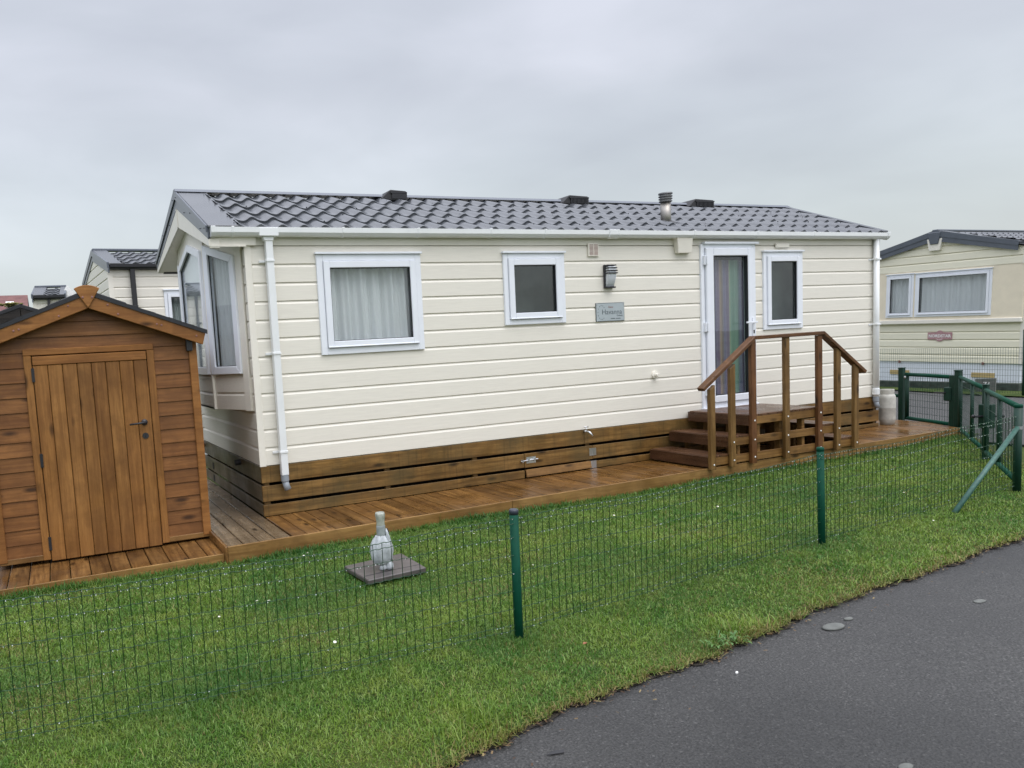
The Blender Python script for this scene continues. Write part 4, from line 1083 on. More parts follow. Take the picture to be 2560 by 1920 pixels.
    # roof
    hw = xc - X0; slope = (zapex - zeave) / hw; e = hw + oh
    rf_ = MB(); yf = Y0 - .11; yb = Y1 + .08
    for sg in (-1, 1):
        xe = xc + sg * e; ze = zapex - slope * e + .045; zp = zapex + .045
        rf_.hexa([(xc, yf, zp - .02), (xe, yf, ze - .02), (xe, yb, ze - .02), (xc, yb, zp - .02)], [(xc, yf, zp), (xe, yf, ze), (xe, yb, ze), (xc, yb, zp)])
    r_ = rf_.build('roof', 'felt', s, .004)
    m = MB()
    for sg in (-1, 1):
        L_ = .30; m.hexa([(xc, yf - .006, zapex + .050), (xc + sg * L_, yf - .006, zapex + .050 - slope * L_), (xc + sg * L_, yb, zapex + .050 - slope * L_), (xc, yb, zapex + .050)], [(xc, yf - .006, zapex + .064), (xc + sg * (L_ - .01), yf - .006, zapex + .064 - slope * L_), (xc + sg * (L_ - .01), yb, zapex + .064 - slope * L_), (xc, yb, zapex + .064)])
    m.build('ridge_felt', 'felt', r_, .006)
    # scalloped felt edge lying over the barge boards
    m = MB(); rs = random.Random(5)
    for sg in (-1, 1):
        n = 9
        for i in range(n):
            a, b = e * i / n, e * (i + 1) / n
            m.hexa([(xc + sg * a, yf - .012, zapex + .020 - slope * a), (xc + sg * b, yf - .012, zapex + .020 - slope * b), (xc + sg * b, yf + .02, zapex + .020 - slope * b), (xc + sg * a, yf + .02, zapex + .020 - slope * a)], [(xc + sg * a, yf - .012, zapex + .052 + .004 * rs.random() - slope * a), (xc + sg * b, yf - .012, zapex + .052 + .004 * rs.random() - slope * b), (xc + sg * b, yf + .02, zapex + .052 - slope * b), (xc + sg * a, yf + .02, zapex + .052 - slope * a)])
    m.build('felt_edge', 'felt', r_)
    for sg in (-1, 1):
        m = MB(); bh = .105
        top0, top1 = zapex + .022, zapex + .022 - slope * (e - .015); xe = xc + sg * (e - .015)
        m.hexa([(xc + sg * .002, yf - .002, top0 - bh * 1.05), (xe - sg * .03, yf - .002, top1 - bh + slope * .02), (xe - sg * .03, yf + .018, top1 - bh + slope * .02), (xc + sg * .002, yf + .018, top0 - bh * 1.05)], [(xc + sg * .002, yf - .002, top0), (xe, yf - .002, top1), (xe, yf + .018, top1), (xc + sg * .002, yf + .018, top0)])
        b_ = m.build('barge_board', mt, s, .004)
        if finial:
            n_ = MB()
            for k, hq in ((.16, .03), (.24, .08), (.56, .06), (.60, .055), (.90, .05)):
                n_.ball((xc + sg * e * k, yf - .003, top0 - slope * e * k - hq), (.009, .004, .009), 7, 4)
            n_.build('screws', 'inkred', b_)
    if finial:
        pts = [(xc, zapex - .088)]
        for k in range(13):
            t = math.radians(58 + 64 * k / 12); pts.append((xc + .184 * math.cos(t), zapex - .088 + .184 * math.sin(t)))
        m = MB(); m.prism([(x, yf - .022, z) for x, z in pts], (0, .018, 0)); f_ = m.build('finial', mt, s, .004)
        n_ = MB()
        for sg in (-1, 1): n_.ball((xc + sg * .036, yf - .023, zapex - .002), (.010, .004, .010), 7, 4)
        n_.build('screws', 'inkred', f_)
        m = MB(); m.box(X1 - .075, X1 - .025, Y0 - .06, Y0 + .2, zeave - .155, zeave - .05); m.build('gutter_bracket', 'black', s, .004)
    return s
SY = -.24
sh_ = shed('garden_shed', 'orange brown wooden shed with a plank door and fan shaped finial', -2.235, -.565, SY, 1.55, .072, 1.865, 2.182, ('shed_h', 'shed_v', 'shed_t'))
# shed platform
pf = thing('shed_platform', 'low platform of wet planks in front of the brown shed door', 'platform', (-1.4, -.89, 0))
m = MB(); x = -2.9; i = 0
while x < -.58:
    xb = min(x + .147, -.570); z = .052 + .0077 * (x + .5)
    m.hexa([(x + .003, -.868, z - .025), (xb - .003, -.868, z - .025), (xb - .003, 1.6, z - .025), (x + .003, 1.6, z - .025)], [(x + .003, -.868, z), (xb - .003, -.868, z), (xb - .003, 1.6, z), (x + .003, 1.6, z)]); x += .147; i += 1
m.build('boards', 'plat', pf, .004)
m = MB(); m.hexa([(-2.9, -.89, -.06), (-.570, -.89, -.06), (-.570, -.870, -.06), (-2.9, -.870, -.06)], [(-2.9, -.89, .037), (-.570, -.89, .054), (-.570, -.870, .054), (-2.9, -.870, .037)]); m.build('fascia', 'fascia', pf, .003)

ds = shed('dark_shed', 'black shed roof with a mossy ridge peeping up behind the brown shed', -2.62, -1.36, 3.1, 4.6, .0, 2.12, 2.34, ('dkwood', 'dkwood', 'dkwood'), door=False, finial=False)
m = MB(); rs = random.Random(9)
for k in range(60): m.ball((-1.99 + rs.gauss(-.09, .05), 3.0 + rs.random() * .5, 2.405 + rs.random() * .012), (.022, .03, .012), 6, 4)
m.build('moss_patch', 'moss', ds)

# ------------------------------------------------------------------ wire fence in the lawn
FP = [(-2.75, -3.44), (.492, -3.585), (3.292, -3.258), (6.04, -3.05)]
fe = thing('wire_fence', 'low green wire mesh fence on round green posts crossing the lawn', 'fence', (.492, -3.585, 0))
def fpost(x, y, h, lean=(0, 0), r=.0245, cap='cap', mat='green'):
    z = G(x); m = MB(); m.tube([(x, y, z - .1), (x + lean[0], y + lean[1], z + h)], r, 20)
    p = m.build('post', mat, fe, smooth=False)
    for q in p.data.polygons: q.use_smooth = len(q.vertices) == 4
    m = MB(); m.lathe((x + lean[0], y + lean[1], z + h), [(r + .0012, -.024), (r + .0012, .0), (r * .8, .006), (r * .3, .008)], 20); m.build('post_cap', cap, p, smooth=True); return p
fpost(.492, -3.585, .715, (.018, .03)); fpost(3.292, -3.258, .712, (.022, .03), cap='green'); fpost(6.04, -3.05, .775, (.0, .0), .032, cap='green', mat='greenD')
HZ = [.055, .085, .172, .27, .368, .466, .562, .636, .664]
def mesh_panel(A, B, seed):
    rs = random.Random(seed); A, B = Vector((*A, 0)), Vector((*B, 0)); Ln = (B - A).length; U = (B - A) / Ln; W = Vector((-U.y, U.x, 0))
    m = MB(); sag = lambda u: .010 * math.sin(u * 1.9 + seed) + .006 * math.sin(u * 4.7); bow = lambda u, z: .014 * math.sin(u * 2.3 + seed) * z
    def P(u, z, w=0): p = A + U * u + W * (bow(u, z) + w); return Vector((p.x, p.y, G(p.x) + z + sag(u) * (.3 + z)))
    n = int(round(Ln / .0505)); dro = MB()
    for i in range(1, n):
        u = Ln * i / n + rs.gauss(0, .0012); t = rs.gauss(0, .002)
        m.tube([P(u, .045), P(u + t, .3), P(u, .666)], .0019, 5, False)
    w = m.build('upright_wires', 'wire', fe); w['kind'] = 'stuff'; m = MB()
    for z in HZ:
        pts = []; k = n * 4
        for i in range(k + 1):
            u = Ln * i / k; pts.append(P(u, z + .0022 * math.sin(i * math.pi / 2 + .6) + .0008 * math.sin(u * 31 + z * 9), .0018))
        m.tube(pts, .0018 if z < .63 else .0021, 5, False)
        dens = .60 if z > .5 else .34 if z > .3 else .16
        for i in range(n * 2):
            if rs.random() < dens:
                u = Ln * (i + rs.random()) / (n * 2); p = P(u, z - .0045, .0018); r = rs.uniform(.0017, .0030); dro.ball(p, (r, r, r * 1.25), 5, 4)
    w = m.build('line_wires', 'wire_sheen', fe); w['kind'] = 'stuff'
    d = dro.build('raindrops', 'drop', w, smooth=True); d['kind'] = 'stuff'
for i in range(3): mesh_panel(FP[i], FP[i + 1], i + 1)
m = MB(); m.tube([(6.02, -3.055, .62), (4.943, -3.175, .02)], .0205, 14); br = m.build('brace', 'brace', fe)
for q in br.data.polygons: q.use_smooth = len(q.vertices) == 4
m = MB(); m.lathe((6.04, -3.05, .62), [(.0345, -.014), (.0345, .014)], 18); m.build('clamp', 'steel', br)

# ------------------------------------------------------------------ gates
def gpost(par, x, y, h, s=.03, mat='greenD', sq=True, cap=True):
    z = G(x); m = MB()
    if sq: m.box(x - s, x + s, y - s, y + s, z - .1, z + h)
    else: m.tube([(x, y, z - .1), (x, y, z + h)], s, 14)
    p = m.build('post', mat, par, .005)
    if cap: c = MB(); c.box(x - s - .004, x + s + .004, y - s - .004, y + s + .004, z + h, z + h + .02); c.build('post_cap', mat, p, .006)
    return p
def gate_leaf(par, A, B, z0, z1, r=.021, mids=(.5,), mesh=.05, rail='green', vbar=.02):
    A, B = Vector((*A, 0)), Vector((*B, 0)); d = B - A; P = lambda t, z: (A.x + d.x * t, A.y + d.y * t, G(A.x + d.x * t) + z)
    for z in (z0, z1):
        m = MB(); m.tube([P(0, z), P(1, z)], r, 12); o = m.build('rail', rail, par, smooth=True)
    for t in (0.02, .98, *mids):
        m = MB(); m.tube([P(t, z0), P(t, z1)], vbar if t in mids else r, 12); m.build('upright', 'greenD', par, smooth=True)
    m = MB(); n = int(d.length / mesh)
    for i in range(1, n): m.tube([P(i / n, z0), P(i / n, z1)], .0024, 5, False)
    k = int((z1 - z0) / .1)
    for j in range(1, k + 1): m.tube([P(0, z0 + (z1 - z0) * j / (k + 1)), P(1, z0 + (z1 - z0) * j / (k + 1))], .0024, 5, False)
    m.build('mesh_infill', 'greenD', par)
pg = thing('pedestrian_gate', 'small dark green mesh gate with lock box at the end of the plank deck', 'gate', (9.15, -.73, 0))
gpost(pg, 9.58, .29, .845, .034); gpost(pg, 9.15, -.73, .84, .034)
gate_leaf(pg, (9.575, .22), (9.165, -.655), .135, .765, .026, ())
m = MB(); m.box(9.135, 9.205, -.70, -.62, .10, .86); m.build('lock_stile', 'greenD', pg, .006)
m = MB(); m.box(9.12, 9.22, -.66, -.56, .52, .70); lk = m.build('lock_box', 'greenD', pg, .008)
m = MB(); m.tube([(9.16, -.60, .63), (9.10, -.58, .63), (9.10, -.46, .63)], .010, 8); m.tube([(9.18, -.66, .62), (9.12, -.72, .62), (9.12, -.72, .52), (9.17, -.68, .52)], .007, 8); m.build('handle', 'cable', lk)
m = MB()
for x, y, z in ((9.57, .24, .80), (9.155, -.70, .83)): m.ball((x - .02, y - .02, z), .02, 8, 5)
m.build('hinge_eye', 'steel', pg)
MB().tube([(9.62, .36, .52), (9.95, 1.25, .50)], .024, 12).build('stay', 'green', pg, smooth=True)
dg = thing('double_gate', 'pair of long green tubular mesh gate leaves between lawn and asphalt, meeting at a latch', 'gate', (7.55, -1.95, 0))
gate_leaf(dg, (9.12, -.77), (7.60, -1.92), .09, .765, .024, (.52,), .075)
gate_leaf(dg, (7.50, -1.98), (6.09, -3.02), .09, .755, .024, (.48,), .075)
gpost(dg, 7.55, -1.95, .80, .024)
m = MB(); m.box(7.50, 7.58, -2.03, -1.90, .40, .66); m.build('latch_box', 'greenD', dg, .006)
m = MB(); m.tube([(7.45, -1.90, .53), (7.62, -2.06, .53)], .012, 8); m.ball((7.44, -1.89, .53), .022, 8, 5); m.ball((7.63, -2.07, .53), .022, 8, 5); m.build('latch_bar', 'black', dg)

# ------------------------------------------------------------------ gas bottle
gb = thing('gas_bottle', 'worn off white gas bottle standing on the deck at the caravan corner beside the gate', 'gas bottle', (8.885, .06, DZ(8.9)))
z = DZ(8.9); gx, gy = 8.90, .045
m = MB(); m.lathe((gx, gy, z), [(.090, .0), (.092, .045), (.101, .06), (.104, .08), (.104, .225), (.1055, .23), (.1055, .236), (.104, .241), (.104, .36), (.098, .395), (.085, .42), (.05, .432)], 28); m.build('body', 'bottle', gb, smooth=True)
m = MB(); m.lathe((gx, gy, z), [(.085, .41), (.085, .485), (.080, .49), (.080, .42)], 24); m.lathe((gx, gy, z), [(.020, .43), (.020, .47), (.012, .475)], 10); m.build('collar', 'bottle', gb)

# ------------------------------------------------------------------ wrapped standpipe on its slab
sl_ = thing('paving_slab', 'dark cracked square slab lying flat on the lawn', 'slab', (.39, -1.965, 0))
c0 = [(.137, -1.775), (.157, -2.213), (.627, -2.165), (.64, -1.707)]
m = MB(); bq = [(x, y, .012) for x, y in (c0[1], c0[2], c0[3], c0[0])]; tq = [(x, y, .046 + .006 * (x - .13)) for x, y in (c0[1], c0[2], c0[3], c0[0])]
m.hexa(bq, tq); m.build('slab_top', 'slab', sl_, .006)
m = MB(); m.add([(.17, -2.12, .0470), (.42, -2.09, .0485), (.62, -2.08, .0495), (.62, -2.07, .0495), (.42, -2.078, .0485), (.18, -2.105, .0475)], [(0, 1, 4, 5), (1, 2, 3, 4)]); m.build('crack', 'cable', sl_)
sp = thing('wrapped_standpipe', 'standpipe wrapped in a pale plastic bag under an upturned bottle on the slab', 'standpipe', (.352, -2.03, .06))
bx, by, bz = .352, -2.03, .049
m = MB(); m.tube([(bx, by, bz), (bx, by, bz + .30)], .016, 10); m.build('pipe', 'grey', sp)
m = MB()
prof = [(.018, .030), (.036, .036), (.056, .056), (.069, .09), (.074, .13), (.072, .165), (.064, .20), (.052, .225), (.040, .240), (.035, .250)]
fn = lambda t, j, z: 1 + .07 * math.sin(6 * t + j * .5) + .05 * math.sin(11 * t - j * .7) + .09 * math.sin(2 * t + 1 + z * 9) + .04 * math.sin(17 * t + j)
m.lathe((bx - .008, by, bz), prof, 40, fn); bg = m.build('bag', 'sheet', sp, smooth=True)
m = MB(); m.tube([(bx + .040, by - .022, bz + z_) for z_ in (.06,)] + [(bx + .042 - .012 * k / 8 - .004 * math.sin(k), by - .026 + .004 * math.sin(k * 1.7), bz + .075 + .028 * k) for k in range(9)], [.008, .022, .029, .030, .029, .025, .020, .014, .010, .005], 16); m.build('bag_fold', 'sheet', bg, smooth=True)
m = MB()
m.lathe((bx - .012, by - .02, bz), [(.020, .002), (.026, .012), (.022, .03), (.012, .045)], 16, fn); m.lathe((bx + .036, by - .03, bz), [(.022, .002), (.027, .018), (.024, .042), (.012, .07)], 16, fn); m.build('bag_knot', 'sheet', bg, smooth=True)
m = MB(); rr = [(.031, .235), (.0335, .245)]
for k in range(6): rr += [(.0335, .25 + k * .011), (.0318, .255 + k * .011)]
rr += [(.033, .318), (.028, .33), (.02, .336)]
m.lathe((bx - .004, by, bz), rr, 24); m.build('cup', 'cupmat', sp, smooth=True)
m = MB(); pet = lambda t, j, z: 1 + (.10 * math.cos(5 * t) if j >= 5 else 0)
m.lathe((bx - .004, by, bz), [(.029, .30), (.0305, .33), (.0295, .345), (.031, .36), (.0325, .375), (.034, .385), (.034, .405), (.029, .418), (.018, .412)], 30, pet); m.build('bottle', 'pet', sp, smooth=True)
m = MB(); m.tube([(bx + .034, by - .02, bz + .30), (bx + .043, by - .03, bz + .27), (bx + .040, by - .03, bz + .235)], .004, 6); m.tube([(bx + .04, by - .05, bz + .09), (bx + .055, by - .05, bz + .06)], .0025, 6); m.build('strap', 'cable', sp)

# ------------------------------------------------------------------ small things lying about
def daisy(x, y, first=[None]):
    if first[0] is None:
        t = thing('daisy', 'tiny white daisy head in the short grass', 'daisy', (0, 0, 0), group='daisies in the lawn'); 
        m = MB()
        for k in range(9):
            a = k * .698; m.ball((.007 * math.cos(a), .007 * math.sin(a), 0), (.0052, .0052, .002), 5, 3)
        m.build('petals', 'petal', t); m = MB(); m.ball((0, 0, .001), (.0042, .0042, .003), 6, 4); m.build('centre', 'yolk', t); first[0] = t; o = t
    else:
        t = first[0]; o = t.copy(); COL.objects.link(o)
        for c in t.children: d = c.copy(); COL.objects.link(d); d.parent = o
    o.location = (x, y, G(x) + .040); rs = random.Random(int(x * 1000 + y * 77)); o.rotation_euler = (rs.uniform(-.5, .2), rs.uniform(-.4, .4), rs.random() * 6); s = rs.uniform(.55, .95); o.scale = (s, s, s)
for x, y in ((-.02, -1.28), (.06, -1.30), (.03, -1.22), (-.9, -2.35), (-.62, -2.18), (-.55, -2.22), (-.42, -3.15), (.95, -1.75), (1.4, -1.5), (1.28, -2.55), (2.7, -1.7), (3.6, -2.0), (4.8, -2.2), (5.2, -2.6), (5.45, -2.75), (4.4, -3.35)): daisy(x, y)
def pebble(name, label, x, y, r, h, mat='concrete'):
    m = MB(); m.ball((x, y, G(x) - .022 + h * .5), (r, r * .55, h), 12, 6); o = m.build(name, mat, None, smooth=True); tag(o, label, 'stone'); return o
pebble('flat_stone', 'flat pale grey stone at the edge of the asphalt path', 2.02, -4.30, .075, .012)
pebble('flat_stone', 'small pale chip beside the flat stone on the path', 2.19, -4.262, .032, .008)
pebble('flat_stone', 'pale chip lying far out on the asphalt away from the lawn edge', 1.03, -5.33, .035, .006)
pebble('flat_stone', 'faint grey disc stuck in the asphalt far up the path', 3.01, -4.46, .045, .005)
pebble('flat_stone', 'tiny white pebble on the asphalt below the leafy weed', 1.155, -4.448, .009, .008, 'white')
lf = MB(); lf.prism([(-.05, -4.62, -.017), (.02, -4.635, -.018), (.03, -4.622, -.013), (-.02, -4.61, -.014)], (0, 0, .003)); tag(lf.build('dead_leaf', 'cable'), 'dark dead leaf on the asphalt by the lawn edge', 'leaf')

wd = thing('weed', 'leafy green weed rosette growing over the edge of the path', 'weed', (1.33, -4.245, .02))
m = MB(); rs = random.Random(4)
for k in range(46):
    a = k * 2.4 + rs.uniform(-.2, .2); ln = rs.uniform(.025, .065); wdt = rs.uniform(.003, .007); c, s_ = math.cos(a), math.sin(a); ro = rs.uniform(0, .02); up = rs.uniform(.25, .8)
    cx_, cy_ = 1.33 + rs.uniform(-.10, .10), -4.205 + rs.uniform(-.035, .025); q = []
    for t, w_ in ((0, .3), (.35, .9), (.7, 1.0), (.92, .5)):
        x, y, z = cx_ + c * (ro + ln * t), cy_ + s_ * (ro + ln * t), .022 + ln * up * math.sin(t * 2.4)
        q.append(((x - s_ * w_ * wdt, y + c * w_ * wdt, z), (x + s_ * w_ * wdt, y - c * w_ * wdt, z)))
    tip = (cx_ + c * (ro + ln), cy_ + s_ * (ro + ln), .022 + ln * up * .6); vs = [p for pr_ in q for p in pr_] + [tip]
    m.add(vs, [(0, 1, 3, 2), (2, 3, 5, 4), (4, 5, 7, 6), (6, 7, 8)])
m.build('leaves', 'weedleaf', wd)
lf = MB(); lf.prism([(.685, -3.888, .040), (.70, -3.897, .043), (.716, -3.885, .042), (.70, -3.876, .044)], (0, 0, .003)); tag(lf.build('dead_leaf', 'orangeleaf'), 'tiny orange fallen leaf lying in the lawn by the green post', 'leaf')

# ------------------------------------------------------------------ neighbouring caravans and far buildings (local axes: front along x, left end at x = 0)
def neighbour(name, label, cat, loc, rz, Ln, W, zb, ze, zr, pitch=.17, ref=None, dark_gutter=True, wins=(), end_wins=(), clad_m='clad_nb', oh=.10, courses=5, pipe=None, zskirt=.10, skirt_m='skirtw', overhang=None, panel=None, tile_res=8, pipe_d=.07, eo=.085, bthick=1.0):
    c = thing(name, label, cat, loc, rz, world=False)
    T0 = lambda u, n, z: Vector((u, -n, z)); T1 = lambda u, n, z: Vector((-n, u, z)); T2 = lambda u, n, z: Vector((Ln + n, u, z)); T3 = lambda u, n, z: Vector((u, W + n, z))
    ref = zb if ref is None else ref; yc = W / 2; slope = (zr - ze) / (yc + .06)
    zt = ze - .09; zg = zr - .05
    m = MB(); clad(m, T0, lambda z: (0, Ln), zb, zt, ref, pitch, [(a, b, z0, z1) for a, b, z0, z1, _ in wins]); m.build('front_wall', clad_m, c)
    m = MB(); clad(m, T3, lambda z: (0, Ln), zb, zt, ref, pitch); m.build('back_wall', clad_m, c)
    gr = lambda z: (0, W) if z < zt else (yc * (z - zt) / (zg - zt), W - yc * (z - zt) / (zg - zt))
    if overhang is None:
        m = MB(); clad(m, T1, gr, zb, zg, ref, pitch, [(a, b, z0, z1) for a, b, z0, z1, _ in end_wins]); m.build('end_wall', clad_m, c)
    else:
        zo, dx, zp0 = overhang
        m = MB(); clad(m, T1, lambda z: (0, W), zb, zp0, ref, pitch, (), .032, .042); m.build('end_wall', clad_m, c)
        T1b = lambda u, n, z: Vector((-dx - n, u, z)); m = MB(); clad(m, T1b, gr, zo, zg, zo, pitch, (), .032, .042); m.box(-dx + .012, .0, .0, W, zo, zo + .03); m.box(-dx + .01, .2, -.0, .02, zo, zt); m.build('gable_overhang', clad_m, c)
        m = MB(); T1c = lambda u, n, z: Vector((-n, u, z)); hp = [(a, b, z0, z1) for a, b, z0, z1, _ in end_wins]
        us = sorted({.02, W - .02, *[q for h in hp for q in h[:2]]})
        for a, b in zip(us[:-1], us[1:]):
            mid = (a + b) / 2; h = [h for h in hp if h[0] < mid < h[1]]
            if h:
                m.tbox(T1c, a, b, -.02, .05, zp0, h[0][2]); m.tbox(T1c, a, b, -.02, .05, h[0][3], zo)
            else: m.tbox(T1c, a, b, -.02, .05, zp0, zo)
        m.build('window_band', 'panel', c)
        m = MB(); m.tbox(T1c, .02, W - .02, -.02, .085, zp0 - .045, zp0 + .05); m.build('band_sill', 'trim', c, .01)
        m = MB(); m.tbox(T1c, -.02, .06, -.02, .012, zb, zo); m.tbox(T0, -.02, .08, -.02, .012, zb, zt); m.build('corner_trim', 'trim', c)
        m = MB(); m.box(-dx - .012, -dx + .05, -.012, .05, zo - .01, zt + .02); m.build('corner_post', 'trim', c)
    m = MB(); clad(m, T2, gr, zb, zg, ref, pitch); m.build('end_wall', clad_m, c)
    if overhang is None:
        m = MB(); m.tbox(T0, -.012, .06, -.01, .01, zb, zt); m.tbox(T1, .011, .055, -.01, .01, zb, zt); m.build('corner_trim', 'trim', c)
    x0 = .0 if overhang is None else -overhang[1] - .06
    s_ = math.hypot(yc + .06, zr - ze); S1 = Vector((0, yc + .06, zr - ze)) / s_; N1 = Vector((0, -(zr - ze), yc + .06)) / s_
    m = MB(); tile_sheet(m, (x0 + .2, -.075, ze - .02), (1, 0, 0), S1, N1, Ln + .1 - x0 - .22, s_ - .02, courses, res=tile_res)
    r = m.build('roof', 'roof', c, smooth=True)
    m = MB()
    for ya, dz in ((-.06, -.05), (W + .06, -.02)): m.hexa([(x0 + .01, ya, ze + dz - .02), (Ln + .09, ya, ze + dz - .02), (Ln + .09, yc, zr + dz - .02), (x0 + .01, yc, zr + dz - .02)], [(x0 + .01, ya, ze + dz), (Ln + .09, ya, ze + dz), (Ln + .09, yc, zr + dz), (x0 + .01, yc, zr + dz)])
    m.build('roof_deck', 'roof', r)
    m = MB()
    for ya in (-eo, W + eo):
        e_ = ze + slope * max(0, -eo) if ya < yc else ze
        for xa, xb in ((x0 - .005, x0 + .22), (Ln + .0, Ln + .105)): m.hexa([(xa, ya, e_ - .03), (xb, ya, e_ - .03), (xb, yc, zr), (xa, yc, zr)], [(xa, ya, e_ + .005), (xb, ya, e_ + .005), (xb, yc, zr + .035), (xa, yc, zr + .035)])
    m.build('verge_panel', 'roof', r, .004)
    m = MB(); m.box(x0 - .01, Ln + .11, yc - .07, yc + .07, zr + .0, zr + .045); m.build('ridge_cap', 'grey_paint', r, .012)
    for ya in (-eo, W + eo):
        for xa in (x0 - .012, Ln + .10):
            m = MB()
            for k, (a, b) in enumerate(((-.14, -.06), (-.065, .018))):
                t = .012 * k; e_ = ze + slope * max(0, -eo) if ya < yc else ze; a, b = a * bthick, b
                m.hexa([(xa - t, ya, e_ + a), (xa + .02, ya, e_ + a), (xa + .02, yc, zr + a * 1.15), (xa - t, yc, zr + a * 1.15)], [(xa - t, ya, e_ + b), (xa + .02, ya, e_ + b), (xa + .02, yc, zr + b), (xa - t, yc, zr + b)])
            m.build('barge_cover', 'grey_paint', c)
    gutter(c, x0 + .02, Ln + .1, -.012, ze - .015, 'black' if dark_gutter else 'gutter', end=False)
    if pipe: downpipe(c, pipe, -.05, ze - .06, zb, pipe_d, (ze - .65, ze - 1.6), shoe=False, mat='cable' if dark_gutter else 'gutter')
    for i, (a, b, z0, z1, cu) in enumerate(wins): window(c, T0, a, b, z0, z1, .05, .05, cu, seed=i + 40, waves=7, proud=.02)
    for i, (a, b, z0, z1, cu) in enumerate(end_wins):
        n0 = .05 if overhang else 0
        window(c, (lambda u, n, z: Vector((-n - n0, u, z))), a, b, z0, z1, .05, .05, cu, seed=i + 50, waves=15 if b - a > 1 else 6, proud=.02)
    m = MB(); m.box(.03, Ln - .03, .03, W - .03, zskirt - .1, zb + .02); m.build('skirting', skirt_m, c)
    return c
nbl = neighbour('neighbour_caravan', 'cream caravan with dark gutter and downpipe peeping out above the brown shed roof', 'caravan', (-.80, 5.5, 0), math.radians(4.4), 8.5, 3.0, .75, 3.16, 3.55, .155, ref=2.965, wins=((.80, 1.45, 1.75, 2.745, 'blind'),), pipe=.345, clad_m='clad')
nbr = neighbour('neighbour_caravan', 'pale yellow caravan with wide curtained end window and pink name sign across the road', 'caravan', (17.48, 2.90, 0), 0.0, 9.0, 3.70, .53, 3.115, 3.56, .178, ref=1.242,
                end_wins=((.63, 2.29, 1.60, 2.62, 'net'), (2.33, 2.99, 1.60, 2.63, 'net')), overhang=(2.685, .06, 1.48), zskirt=.12, tile_res=6, eo=-.13, bthick=1.35)
nbr.rotation_euler = (.033, 0, 0)
TS = lambda u, n, z: Vector((-n, u, z))
m = MB(); uc, zc = 1.71, 1.142
m.tbox(TS, uc - .275, uc + .275, .004, .018, zc - .085, zc + .085)
o = m.build('name_sign', 'signpink', nbr, .006)
m = MB(); pts = []
for k in range(24): a = 2 * math.pi * k / 24; pts.append(Vector((-.019, uc + .105 * math.cos(a), zc + .128 * math.sin(a))))
m.prism(pts, (.013, 0, 0)); m.build('medallion', 'signpink', o)
text('lettering', 'NORDSTAR', .094, 'white', o, (-.0205, uc, zc - .030), (0, -1, 0), (0, 0, 1), align='CENTER', bold=.0025)
m = MB()
for k in range(5):
    a = math.radians(200 + 35 * k); m.ball((-.020, uc + .06 * math.cos(a), zc - .062 + .025 * math.sin(a)), (.002, .012, .006), 6, 4)
m.build('emblem', 'petal', o)
for u in (.765, 2.64):
    m = MB(); m.tbox(TS, u - .235, u + .235, -.035, -.010, .205, .31); m.build('skirt_vent', 'ochre', nbr)
    m = MB(); m.tbox(TS, u - .015, u + .015, -.035, .02, .49, .55); m.build('hook', 'inkred', nbr)
m = MB(); m.hexa([(-.16, 1.76, 3.27), (-.16, 1.94, 3.27), (-.05, 1.94, 3.27), (-.05, 1.76, 3.27)], [(-.16, 1.70, 3.54), (-.16, 2.0, 3.54), (-.05, 2.0, 3.54), (-.05, 1.70, 3.54)]); m.build('apex_cover', 'grey_paint', nbr, .01)
m = MB(); m.hexa([(-.135, 1.73, 3.12), (-.135, 1.97, 3.12), (-.05, 1.97, 3.12), (-.05, 1.73, 3.12)], [(-.135, 1.67, 3.40), (-.135, 2.03, 3.40), (-.05, 2.03, 3.40), (-.05, 1.67, 3.40)]); m.build('apex_backing', 'trim', nbr, .01)
# far cabin and house seen over the shed roof
fc = neighbour('far_cabin', 'small distant cream cabin with a tiled roof beside the shed finial', 'cabin', (-1.93, 9.5, 0), math.radians(-4), .48, 1.5, .3, 3.06, 3.27, .17, ref=2.9, pipe=.28, courses=4, pipe_d=.05, clad_m='clad')
m = MB(); m.prism([(.62, .3, 3.28), (.80, .3, 3.04), (.42, .3, 2.95)], (0, .03, 0)); m.build('gable_panel', 'white', fc)
hs = thing('far_house', 'distant house with red tiled roof and a pale skylight beyond the dark shed', 'house', (-8, 44, 0))
m = MB(); m.box(-13, -2.9, 44, 51, 0, 4.7); m.build('wall', 'brickw', hs)
m = MB(); m.hexa([(-13.3, 43.7, 4.6), (-2.72, 43.7, 4.6), (-2.72, 47.5, 6.27), (-13.3, 47.5, 6.27)], [(-13.3, 43.7, 4.75), (-2.72, 43.7, 4.75), (-2.72, 47.5, 6.40), (-13.3, 47.5, 6.40)]); m.hexa([(-13.3, 47.5, 6.27), (-2.72, 47.5, 6.27), (-2.72, 51.3, 4.6), (-13.3, 51.3, 4.6)], [(-13.3, 47.5, 6.40), (-2.72, 47.5, 6.40), (-2.72, 51.3, 4.75), (-13.3, 51.3, 4.75)])
hr = m.build('roof', 'redtile', hs)
m = MB(); m.hexa([(-3.95, 45.3, 5.50), (-3.5, 45.3, 5.50), (-3.5, 46.1, 5.85), (-3.95, 46.1, 5.85)], [(-3.95, 45.3, 5.56), (-3.5, 45.3, 5.56), (-3.5, 46.1, 5.91), (-3.95, 46.1, 5.91)]); m.build('skylight', 'white', hr)
